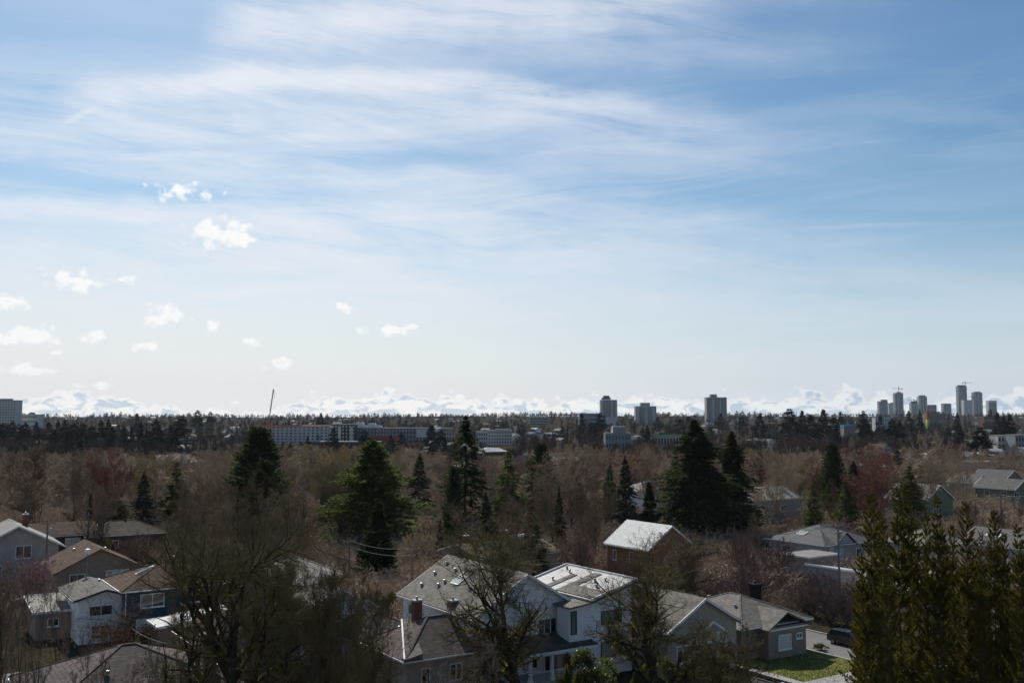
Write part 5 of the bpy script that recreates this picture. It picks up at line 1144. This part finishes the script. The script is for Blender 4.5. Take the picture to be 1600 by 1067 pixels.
evg([(909, 646, 1200, 14), (925, 660, 1100, 18), (938, 645, 1100, 22), (952, 672, 900, 10), (1011, 666, 900, 12), (1026, 651, 1500, 10), (1075, 650, 1300, 22), (1062, 655, 1250, 18), (1125, 646, 1500, 18), (1158, 650, 1400, 14), (1186, 646, 1100, 22)])
evg([(1232, 639, 1000, 28), (1252, 642, 1050, 20), (1265, 648, 980, 22), (1285, 640, 1020, 26), (1302, 652, 950, 22), (1312, 643, 1500, 12), (1347, 642, 950, 16), (1352, 658, 850, 22), (1374, 648, 1100, 14), (1392, 654, 900, 18), (1404, 656, 900, 18), (1418, 642, 1200, 14), (1436, 640, 1200, 10), (1494, 645, 1100, 12), (1498, 672, 700, 18), (1528, 668, 600, 30), (1556, 644, 1000, 14), (1566, 650, 950, 18), (1576, 648, 1000, 22), (1545, 640, 1800, 10), (1305, 664, 800, 14)])
# skyline evergreens, each its own
skyc = [proto('conifer', conifer(250 + i, 16, 3.4, (cone(.8), column, broad)[i], nb=70, ns=14, size=1.5, droop=-.1, jitter=.32), ('bark', 'needle_far')) for i in range(3)]
skyl = []
for px in np.arange(-10, 1612, 4.6):
    px = float(px) + rw.uniform(-4, 4); d = rw.uniform(2900, 3650); x = (px - 800) / F * d
    if (372 < px and False): continue
    cl_ = .5 + .5 * math.sin(px / 31. + 2 * math.sin(px / 83.)); H = rw.choice([7, 9, 10, 12, 14]) * (.6 + .75 * cl_)
    if rw.random() > .45 + .6 * cl_: continue
    if rw.random() > .42: skyl.append((x, d, H, rw.uniform(11, 20))); continue
    o = plant(skyc[rw.randrange(3)], x, d, H, rw.uniform(11, 20), rz=rw.uniform(0, 6), name='conifer', group='dark evergreens on the skyline'); MASS.append((o, 'small dark evergreen', px, d, 'sky'))

# the far woods that read as one mass
def far_bare(seed, H=12, n1=34, n2=6):
    r = np.random.default_rng(seed); m = MB()
    n = n1; z0 = r.uniform(.15, .6, n) * H; ph = r.uniform(0, 2 * PI, n); top = r.uniform(.55, 1.0, n) * H
    rad = r.uniform(.15, .42, n) * H * np.sqrt(np.clip(1.15 - top / H, .05, 1))
    a = np.stack([0 * z0, 0 * z0, z0], 1); b = np.stack([np.cos(ph) * rad, np.sin(ph) * rad, top], 1)
    v, f = spikes(a, b, .12); m.add(v, f)
    i = np.repeat(np.arange(n), n2); u = r.uniform(.35, 1, len(i))[:, None]; s = a[i] * (1 - u) + b[i] * u
    dd = norm(norm(b[i] - a[i]) + r.normal(0, .55, (len(i), 3))); v, f = spikes(s, s + dd * r.uniform(.08, .2, (len(i), 1)) * H, .085); m.add(v, f)
    v, f = spikes(np.array([[0., 0, -.5]]), np.array([[0, 0, H * .9]]), .3); m.add(v, f)
    return m
def merge(name, protos, spots, mats_, kind='stuff', label=None, cat=None):
    """many far trees as one mesh; spots: (proto, x, y, z, s, rot, matindex)"""
    pv = [(np.concatenate(p.v), {k: np.concatenate(f) for k, f in p.f.items()}) for p in protos]; out = MB()
    for i, x, y, z, s, w_, r_, mi in spots:
        v, fs = pv[i]; c, sn = math.cos(r_), math.sin(r_)
        V = np.stack([(v[:, 0] * c - v[:, 1] * sn) * w_ + x, (v[:, 0] * sn + v[:, 1] * c) * w_ + y, v[:, 2] * s + z], 1); base = out.n; out.v.append(V); out.n += len(V)
        for (k, _), f in fs.items(): out.f.setdefault((k, mi), []).append(f + base)
    o = out.build(name, mats_); tag(o, label, cat, None, kind); return o
fb = [far_bare(i) for i in range(5)]
sp = []
for _ in range(3600):
    u = rw.random(); d = 1 / (1 / 620 * (1 - u) + 1 / 3700 * u) if rw.random() < .55 else rw.uniform(1000, 3700); px = rw.uniform(-40, 1640); x = (px - 800) / F * d; H = rw.uniform(7, 14)
    if not free(px, x, d, H, 3):
        H = rw.uniform(2.5, 5)
        if not free(px, x, d, H, 3): continue
    if any((x - o.location.x) ** 2 + (d - o.location.y) ** 2 < 90 for o in HOUSES): continue
    if d < 2600 and any(abs(px - proj(o.location)[0]) < 5000 / d + 3 and 0 < o.location.y - d < 60 for o in HOUSES): continue
    sp.append((rw.randrange(5), x, d, float(ground(x, d)), H / 12, H / 12 * rw.uniform(.9, 1.3), rw.uniform(0, 6.28), rw.choice([0, 0, 0, 1, 1, 2])))
mat('mass_brown', (.10, .068, .052), 1., .3, .05, .0); mat('mass_grey', (.11, .088, .072), 1., .3, .05, .0); mat('mass_red', (.12, .062, .05), 1., .3, .05, .0)
merge('far_wood', fb, sp, ['mass_brown', 'mass_grey', 'mass_red'], label='brown bare woods spread over the far slope up to the skyline', cat='woods')
fc = []
for i in range(3):
    a, b = conifer(260 + i, 14, 3.2, (cone(.8), column, broad)[i], nb=34, ns=5, size=2.0, jitter=.3); b.v += a.v; off = b.n
    for (k, mi), fs in a.f.items(): b.f.setdefault((k, 0), []).extend([f + off for f in fs])
    b.n += a.n; fc.append(b)
sp = []
for _ in range(800):
    d = rw.uniform(1000, 3700); px = rw.uniform(-40, 1640); x = (px - 800) / F * d; H = rw.uniform(8, 17)
    if not free(px, x, d, H, 3): continue
    if any((x - o.location.x) ** 2 + (d - o.location.y) ** 2 < 120 for o in HOUSES): continue
    sp.append((rw.randrange(3), x, d, float(ground(x, d)), H / 14, H / 14 * rw.uniform(.9, 1.4), rw.uniform(0, 6.28), 0))
for x, d, H, w_ in skyl: sp.append((rw.randrange(3), x, d, float(ground(x, d)), H / 14, w_ / 6.4, rw.uniform(0, 6.28), 0))
merge('far_evergreen_wood', fc, sp, ['needle_far'], label='scattered dark evergreens over the far slope', cat='woods')
# understorey of the valley wood: brush that hides the ground between the trunks
def brush(seed):
    r = np.random.default_rng(seed); m = MB(); n = 150
    a = np.stack([r.normal(0, 2.2, n), r.normal(0, 2.2, n), np.zeros(n) - .2], 1); b = a + np.stack([r.normal(0, .9, n), r.normal(0, .9, n), r.uniform(1.2, 4.0, n)], 1)
    v, f = spikes(a, b, .05); m.add(v, f); i = np.repeat(np.arange(n), 4); u = r.uniform(.3, 1, len(i))[:, None]; s = a[i] * (1 - u) + b[i] * u
    v, f = spikes(s, s + norm(r.normal(size=(len(i), 3)) + np.array([0, 0, .8])) * r.uniform(.5, 1.4, (len(i), 1)), .045); m.add(v, f); return m
bp = [brush(i) for i in range(3)]; sp = []
for _ in range(1500):
    u = rw.random(); d = 120 * (700 / 120) ** u; px = rw.uniform(-30, 1630); x = (px - 800) / F * d
    if any((x - a) ** 2 + (d - b) ** 2 < 8.5 ** 2 for a, b, r in FOOT) or not free(px, x, d, 3, 2): continue
    rx_ = (x - 40.3) * math.cos(GRID) + (d - 101.6) * math.sin(GRID)
    if abs(rx_) < 7: continue
    sp.append((rw.randrange(3), x, d, float(ground(x, d)), rw.uniform(.6, 1.2), rw.uniform(.8, 1.5), rw.uniform(0, 6.28), rw.choice([0, 0, 1])))
merge('undergrowth', bp, sp, ['twig_brown', 'twig_grey'], label='brown brush covering the ground under the valley wood', cat='brush')
# ---------- street ----------
rc = (40.3, 101.6)
sheet('road', rc, (7.5, 110), .06, 'asphalt')
def gp(u, v): return loc2w(rc, GRID, (u, v))
sheet('kerb', gp(-3.85, -2), (.2, 106), .18, 'concrete'); sheet('kerb', gp(3.85, -2), (.2, 106), .18, 'concrete')
c_ = Pz(1262, 1042, 0); sheet('lawn', (c_.x, c_.y), (11, 12), .12, 'lawn')
sheet('lawn', gp(-5.1, 0), (2.2, 60), .14, 'lawn')
c_ = Pz(1300, 1066, 0); sheet('pavement', (c_.x, c_.y - .5), (9, 3.2), .17, 'pavement')
c_ = Pz(1215, 1052, 0); sheet('path', (c_.x - .9, c_.y - 1), (1.1, 9), .16, 'pavement')
sheet('yard', (-46, 92), (16, 14), .05, 'pavement'); sheet('street', loc2w((-2, 72), GRID, (0, 0)), (70, 8), .05, 'asphalt')
r = np.random.default_rng(3); n = 9000; c_ = Pz(1262, 1042, 0)
u = r.uniform(-5.4, 5.4, n); v = r.uniform(-5.9, 5.9, n); a = np.stack([c_.x + u * math.cos(GRID) - v * math.sin(GRID), c_.y + u * math.sin(GRID) + v * math.cos(GRID), np.full(n, .11)], 1)
m = MB(); vv, ff = spikes(a, a + np.stack([r.normal(0, .04, n), r.normal(0, .04, n), r.uniform(.06, .16, n)], 1), .02); m.add(vv, ff)
tag(m.build('grass', 'grass_blade'), 'short green grass of the bungalow lawn', 'grass', None, 'stuff')
# leaf litter and rough grass around the near houses
n = 16000; a = np.stack([r.uniform(-75, 62, n), r.uniform(74, 190, n), np.zeros(n)], 1)
k_ = np.ones(n, bool)
for fx, fy, fr in FOOT: k_ &= (a[:, 0] - fx) ** 2 + (a[:, 1] - fy) ** 2 > 36
rx_ = (a[:, 0] - rc[0]) * math.cos(GRID) + (a[:, 1] - rc[1]) * math.sin(GRID); k_ &= np.abs(rx_) > 4.5
a = a[k_]; n = len(a); m = MB(); vv, ff = spikes(a, a + np.stack([r.normal(0, .15, n), r.normal(0, .15, n), r.uniform(.15, .6, n)], 1), .07); m.add(vv, ff)
tag(m.build('rough_grass', 'twig_yellow'), 'rough dry grass between the houses', 'grass', None, 'stuff')

# parked dark car, nose towards the camera's right
c_ = Pz(1327, 1009, 0); root = empty('parked_car', (c_.x, c_.y, .06), GRID, 'black hatchback car parked on the road beside the olive conifers', 'car')
def car_body(b):
    prof = [(-2.3, .35), (-2.35, .62), (-2.2, .85), (-1.1, 1.0), (1.95, 1.02), (2.22, .95), (2.28, .55), (2.2, .32)]
    for s, sc in ((1, 1),):
        L = [(-.9, y, z) for y, z in prof]; R = [(.9, y, z) for y, z in prof]; k = len(prof)
        b.poly(L + R, [tuple(range(k)), tuple(range(k, 2 * k))[::-1]] + [(i, k + i, k + (i + 1) % k, (i + 1) % k) for i in range(k)])
    b.poly([(-.68, -.35, 1.5), (.68, -.35, 1.5), (.66, 1.75, 1.5), (-.66, 1.75, 1.5), (-.68, -.35, 1.55), (.68, -.35, 1.55), (.66, 1.75, 1.53), (-.66, 1.75, 1.53)], [(3, 2, 1, 0), (4, 5, 6, 7), (0, 1, 5, 4), (1, 2, 6, 5), (2, 3, 7, 6), (3, 0, 4, 7)])
    for sx_ in (-1, 1):
        for (y0, z0, y1, z1) in ((-1.15, 1.0, -.35, 1.52), (.55, 1.01, .55, 1.5), (2.1, 1.0, 1.75, 1.5)): b.bar((sx_ * .82, y0, z0), (sx_ * .66, y1, z1), .09, .09)
bd = part(root, 'body', 'car_paint', car_body)
part(root, 'side_window', 'glass', lambda b: b.poly([(-.83, -1.0, 1.005), (-.83, 2.0, 1.005), (-.68, 1.65, 1.5), (-.68, -.4, 1.5), (-.76, -1.0, 1.005), (-.76, 2.0, 1.005), (-.62, 1.65, 1.5), (-.62, -.4, 1.5)], [(0, 1, 2, 3), (7, 6, 5, 4), (0, 4, 5, 1), (1, 5, 6, 2), (2, 6, 7, 3), (3, 7, 4, 0)]))
part(root, 'side_window', 'glass', lambda b: b.poly([(.83, -1.0, 1.005), (.83, 2.0, 1.005), (.68, 1.65, 1.5), (.68, -.4, 1.5), (.76, -1.0, 1.005), (.76, 2.0, 1.005), (.62, 1.65, 1.5), (.62, -.4, 1.5)], [(3, 2, 1, 0), (4, 5, 6, 7), (1, 5, 4, 0), (2, 6, 5, 1), (3, 7, 6, 2), (0, 4, 7, 3)]))
part(root, 'windscreen', 'glass', lambda b: b.poly([(-.76, -1.14, 1.01), (.76, -1.14, 1.01), (.62, -.37, 1.5), (-.62, -.37, 1.5), (-.76, -1.08, 1.01), (.76, -1.08, 1.01), (.62, -.31, 1.5), (-.62, -.31, 1.5)], [(0, 1, 2, 3), (7, 6, 5, 4), (0, 4, 5, 1), (1, 5, 6, 2), (2, 6, 7, 3), (3, 7, 4, 0)]))
part(root, 'rear_window', 'glass', lambda b: b.poly([(-.76, 2.12, 1.02), (.76, 2.12, 1.02), (.62, 1.77, 1.5), (-.62, 1.77, 1.5), (-.76, 2.06, 1.02), (.76, 2.06, 1.02), (.62, 1.71, 1.5), (-.62, 1.71, 1.5)], [(3, 2, 1, 0), (4, 5, 6, 7), (1, 5, 4, 0), (2, 6, 5, 1), (3, 7, 6, 2), (0, 4, 7, 3)]))
for sx_ in (-1, 1):
    part(root, 'tail_light', 'tail_lens', lambda b: b.box((sx_ * .72, 2.27, .86), (.3, .08, .18)))
    part(root, 'headlight', 'trim_white', lambda b: b.box((sx_ * .7, -2.3, .68), (.34, .1, .14)))
    for y_ in (-1.4, 1.4):
        w_ = MB(); a_ = np.arange(18) * 2 * PI / 18
        pts = [(sx_ * .78, y_ + .33 * math.cos(t), .33 + .33 * math.sin(t)) for t in a_] + [(sx_ * .96, y_ + .33 * math.cos(t), .33 + .33 * math.sin(t)) for t in a_]
        w_.poly(pts, [tuple(range(18)), tuple(range(18, 36))[::-1]] + [(i, 18 + i, 18 + (i + 1) % 18, (i + 1) % 18) for i in range(18)]); wo_ = w_.build('wheel', 'rubber', root)
        w_ = MB(); pts = [(sx_ * .965, y_ + .2 * math.cos(t), .33 + .2 * math.sin(t)) for t in a_] + [(sx_ * .975, y_ + .19 * math.cos(t), .33 + .19 * math.sin(t)) for t in a_]
        w_.poly(pts, [tuple(range(18)), tuple(range(18, 36))[::-1]] + [(i, 18 + i, 18 + (i + 1) % 18, (i + 1) % 18) for i in range(18)]); w_.build('rim', 'galvanised', wo_)
# utility poles and wires
def pole(label, px, yt, d, arm=1.1, trans=False, arms=1):
    x = (px - 800) / F * d; H = P(px, yt, d).z; r = empty('utility_pole', (x, d, float(ground(x, d))), GRID + .2, label, 'pole', 'wooden utility poles'); H -= float(ground(x, d))
    part(r, 'pole', 'wood_grey', lambda b: b.tube([(0, 0, 0), (0, 0, H)], [.17, .12], 8))
    for k in range(arms): part(r, 'crossarm', 'wood_grey', lambda b: b.box((0, -.16, H - .5 - k * .9), (arm * 2, .1, .12)))
    for s in (-1, 0, 1): part(r, 'insulator', 'concrete', lambda b: b.lathe([(.05, 0), (.06, .12), (.03, .2), (0, .21)], (s * arm * .9, -.16, H - .437), 8))
    if trans: part(r, 'transformer', 'concrete', lambda b: b.lathe([(0, 0), (.3, 0), (.3, .85), (.22, .95), (0, .97)], (.42, -.1, H - 2.2), 14))
    return (x, d, float(ground(x, d)) + H - .3)
p1 = pole('wooden utility pole with a grey transformer right of the white gabled house', 82, 812, 150, trans=True)
p2 = pole('wooden utility pole between the pale round shrub and the large grey-roofed house', 646, 852, 128)
p3 = pole('tall wooden utility pole in front of the grey bungalow, left of the olive conifers', 1304, 815, 134, trans=True, arms=2)
p4 = pole('thin utility pole behind the right-hand olive conifers', 1557, 770, 200, arms=2)
p5 = pole('thin utility pole beyond the dark bare trees left of the cone-shaped conifer', 549, 840, 150)
p6 = pole('slim utility pole in the left woods behind the brown gable roof', 145, 800, 170)
p7 = pole('distant utility pole at the left foot of the woods near the photo edge', 1355, 690, 330)
def wire(a, b, sag, label, rad=.022):
    a, b = Vector(a), Vector(b); pts = []
    for i in range(15):
        t = i / 14; p = a.lerp(b, t); p.z -= sag * 4 * t * (1 - t); pts.append(tuple(p))
    m = MB(); m.tube(pts, rad, 4, cap=False); tag(m.build('power_line', 'wire'), label, 'wire', 'overhead wires')
wire(p5, p2, .6, 'overhead wire from the cone-shaped conifer to the pole by the large grey-roofed house')
wire((p5[0], p5[1], p5[2] - .8), (p2[0], p2[1], p2[2] - .9), .6, 'lower of two overhead wires left of the large grey-roofed house')
wire(p2, tuple(P(905, 878, 118)), .9, 'overhead wire passing behind the large grey-roofed house')
wire(p1, tuple(P(-10, 806, 150)), .5, 'overhead wire from the transformer pole to the left photo edge')
wire(p1, p6, .8, 'overhead wire between the transformer pole and the slim pole on the left', .02)
wire(p3, tuple(P(1110, 832, 122)), .8, 'overhead wire from the tall pole leftwards over the brown shrubs')
wire(p3, p4, 1.2, 'overhead wire crossing behind the olive conifers between two poles')
wire(p4, tuple(P(1610, 772, 190)), .4, 'overhead wire from the right-hand thin pole to the photo edge')
wire(tuple(P(1150, 783, 180)), tuple(P(1345, 784, 180)), .6, 'thin overhead wire crossing the small pyramidal fir')
wire(tuple(P(120, 965, 106)), tuple(P(335, 945, 104)), .7, 'overhead wire crossing in front of the dark teal house', .03)
wire(tuple(P(183, 961, 106)), tuple(P(262, 1005, 84)), .5, 'pale service wire drooping towards the red brick chimney', .03)
wire(tuple(P(1018, 900, 100)), tuple(P(1090, 930, 96)), .3, 'service wire between the mossy street tree and the taupe gabled house')
# lamp with the white globe among the left roofs
c_ = P(137, 861, 122); r_ = empty('street_lamp', (c_.x, c_.y, 0), 0, 'street lamp with a white globe in front of the brown gable roof', 'street lamp')
part(r_, 'pole', 'wood_grey', lambda b: b.tube([(0, 0, 0), (0, 0, c_.z - .3)], [.1, .06], 8))
part(r_, 'globe', 'trim_white', lambda b: b.lathe([(0.05, -.35), (.3, -.22), (.4, 0), (.3, .25), (0, .36)], (0, 0, c_.z), 16))

# ---------- labels for the many ----------
LM_FAR = [(12, 'the left-edge tower block'), (130, 'the dark evergreen belt'), (285, 'the left end of the skyline'), (425, 'the thin boom crane'), (490, 'the long white building'), (560, 'the dark-clad block'), (640, 'the teal glass block'), (735, 'the tall ragged spruce tip'), (790, 'the white stepped building'),
          (843, 'the toothed-roof building'), (948, 'the dark-windowed tower'), (1010, 'the broad concrete tower'), (1060, 'the gap between mid-rise towers'), (1120, 'the tall beige tower'), (1180, 'the right twin spruce'), (1260, 'the right-hand evergreen clump'), (1325, 'the bright blue roof'), (1378, 'the dark stepped tower'),
          (1404, 'the crane-topped flared tower'), (1441, 'the dark-capped tower'), (1475, 'the low grey building'), (1504, 'the tallest tower'), (1528, 'the round-topped tower'), (1550, 'the cube-shaped office'), (1590, 'the right photo edge')]
LM_MID = [(10, 'the left photo edge'), (50, 'the tall left bare tree'), (110, 'the transformer pole'), (172, 'the small dark conifer'), (229, 'the layered spruce'), (281, 'the faint green spruce'), (350, 'the largest street tree'), (404, 'the rounded sequoia'), (470, 'the tall open tree'), (520, 'the thin spire conifer'), (580, 'the broad cedar'), (656, 'the blue-grey spruce'),
          (727, 'the tall ragged spruce'), (795, 'the green ragged spruce'), (843, 'the dark rounded conifer'), (905, 'the orange house'), (965, 'the slim conifer pair'), (1014, 'the small dark conifer'), (1086, 'the left twin spruce'), (1142, 'the right twin spruce'), (1200, 'the forked bare trees'), (1267, 'the pyramidal fir'), (1297, 'the leaning evergreen'), (1335, 'the dark layered spruce'),
          (1380, 'the tallest olive pair'), (1420, 'the green spruce'), (1456, 'the slim olive conifer'), (1500, 'the orange-tinged conifer'), (1545, 'the thin right pole'), (1590, 'the right photo edge')]
ORD = ['first', 'second', 'third', 'fourth', 'fifth', 'sixth', 'seventh', 'eighth', 'ninth', 'tenth', 'eleventh', 'twelfth', 'thirteenth', 'fourteenth', 'fifteenth', 'sixteenth']
bk = {}
for o, ph, px, d, kind in MASS:
    far = d > 640; lm = min(LM_FAR if far else LM_MID, key=lambda t: abs(t[0] - px))[1]
    if kind == 'sky': where = 'on the skyline by'
    elif far: where = 'far off near' if d > 1600 else 'in mid-distance near'
    else: where = 'in back woods near' if d > 380 else 'in front woods near'
    bk.setdefault(f'{ph} {where} {lm}', []).append((px, o))
for k, v in bk.items():
    v.sort(key=lambda t: t[0])
    for i, (_, o) in enumerate(v): o['label'] = k if len(v) == 1 else f'{k}, {ORD[min(i, 15)]} from left'
# unused prototypes leave the scene
for o in list(col.objects):
    if o.parent is None and (o.location.y < -1000 or (o.type == 'EMPTY' and 'label' not in o)):
        for c in list(o.children): 
            for c2 in list(c.children): bpy.data.objects.remove(c2)
            bpy.data.objects.remove(c)
        bpy.data.objects.remove(o)
# ---------- the air ----------
m = bpy.data.materials.new('haze_air'); m.use_nodes = True; nt = m.node_tree
for n_ in list(nt.nodes): nt.nodes.remove(n_)
pv = nt.nodes.new('ShaderNodeVolumePrincipled'); pv.inputs['Color'].default_value = (.74, .85, 1, 1); pv.inputs['Density'].default_value = HAZE; pv.inputs['Anisotropy'].default_value = .1
mo = nt.nodes.new('ShaderNodeOutputMaterial'); nt.links.new(pv.outputs[0], mo.inputs['Volume'])
b = MB(); b.box2((-5800, -400, -62), (5800, 5900, 215)); hz = b.build('haze', m); tag(hz, 'thin bluish haze over the far slope', 'haze', None, 'stuff')
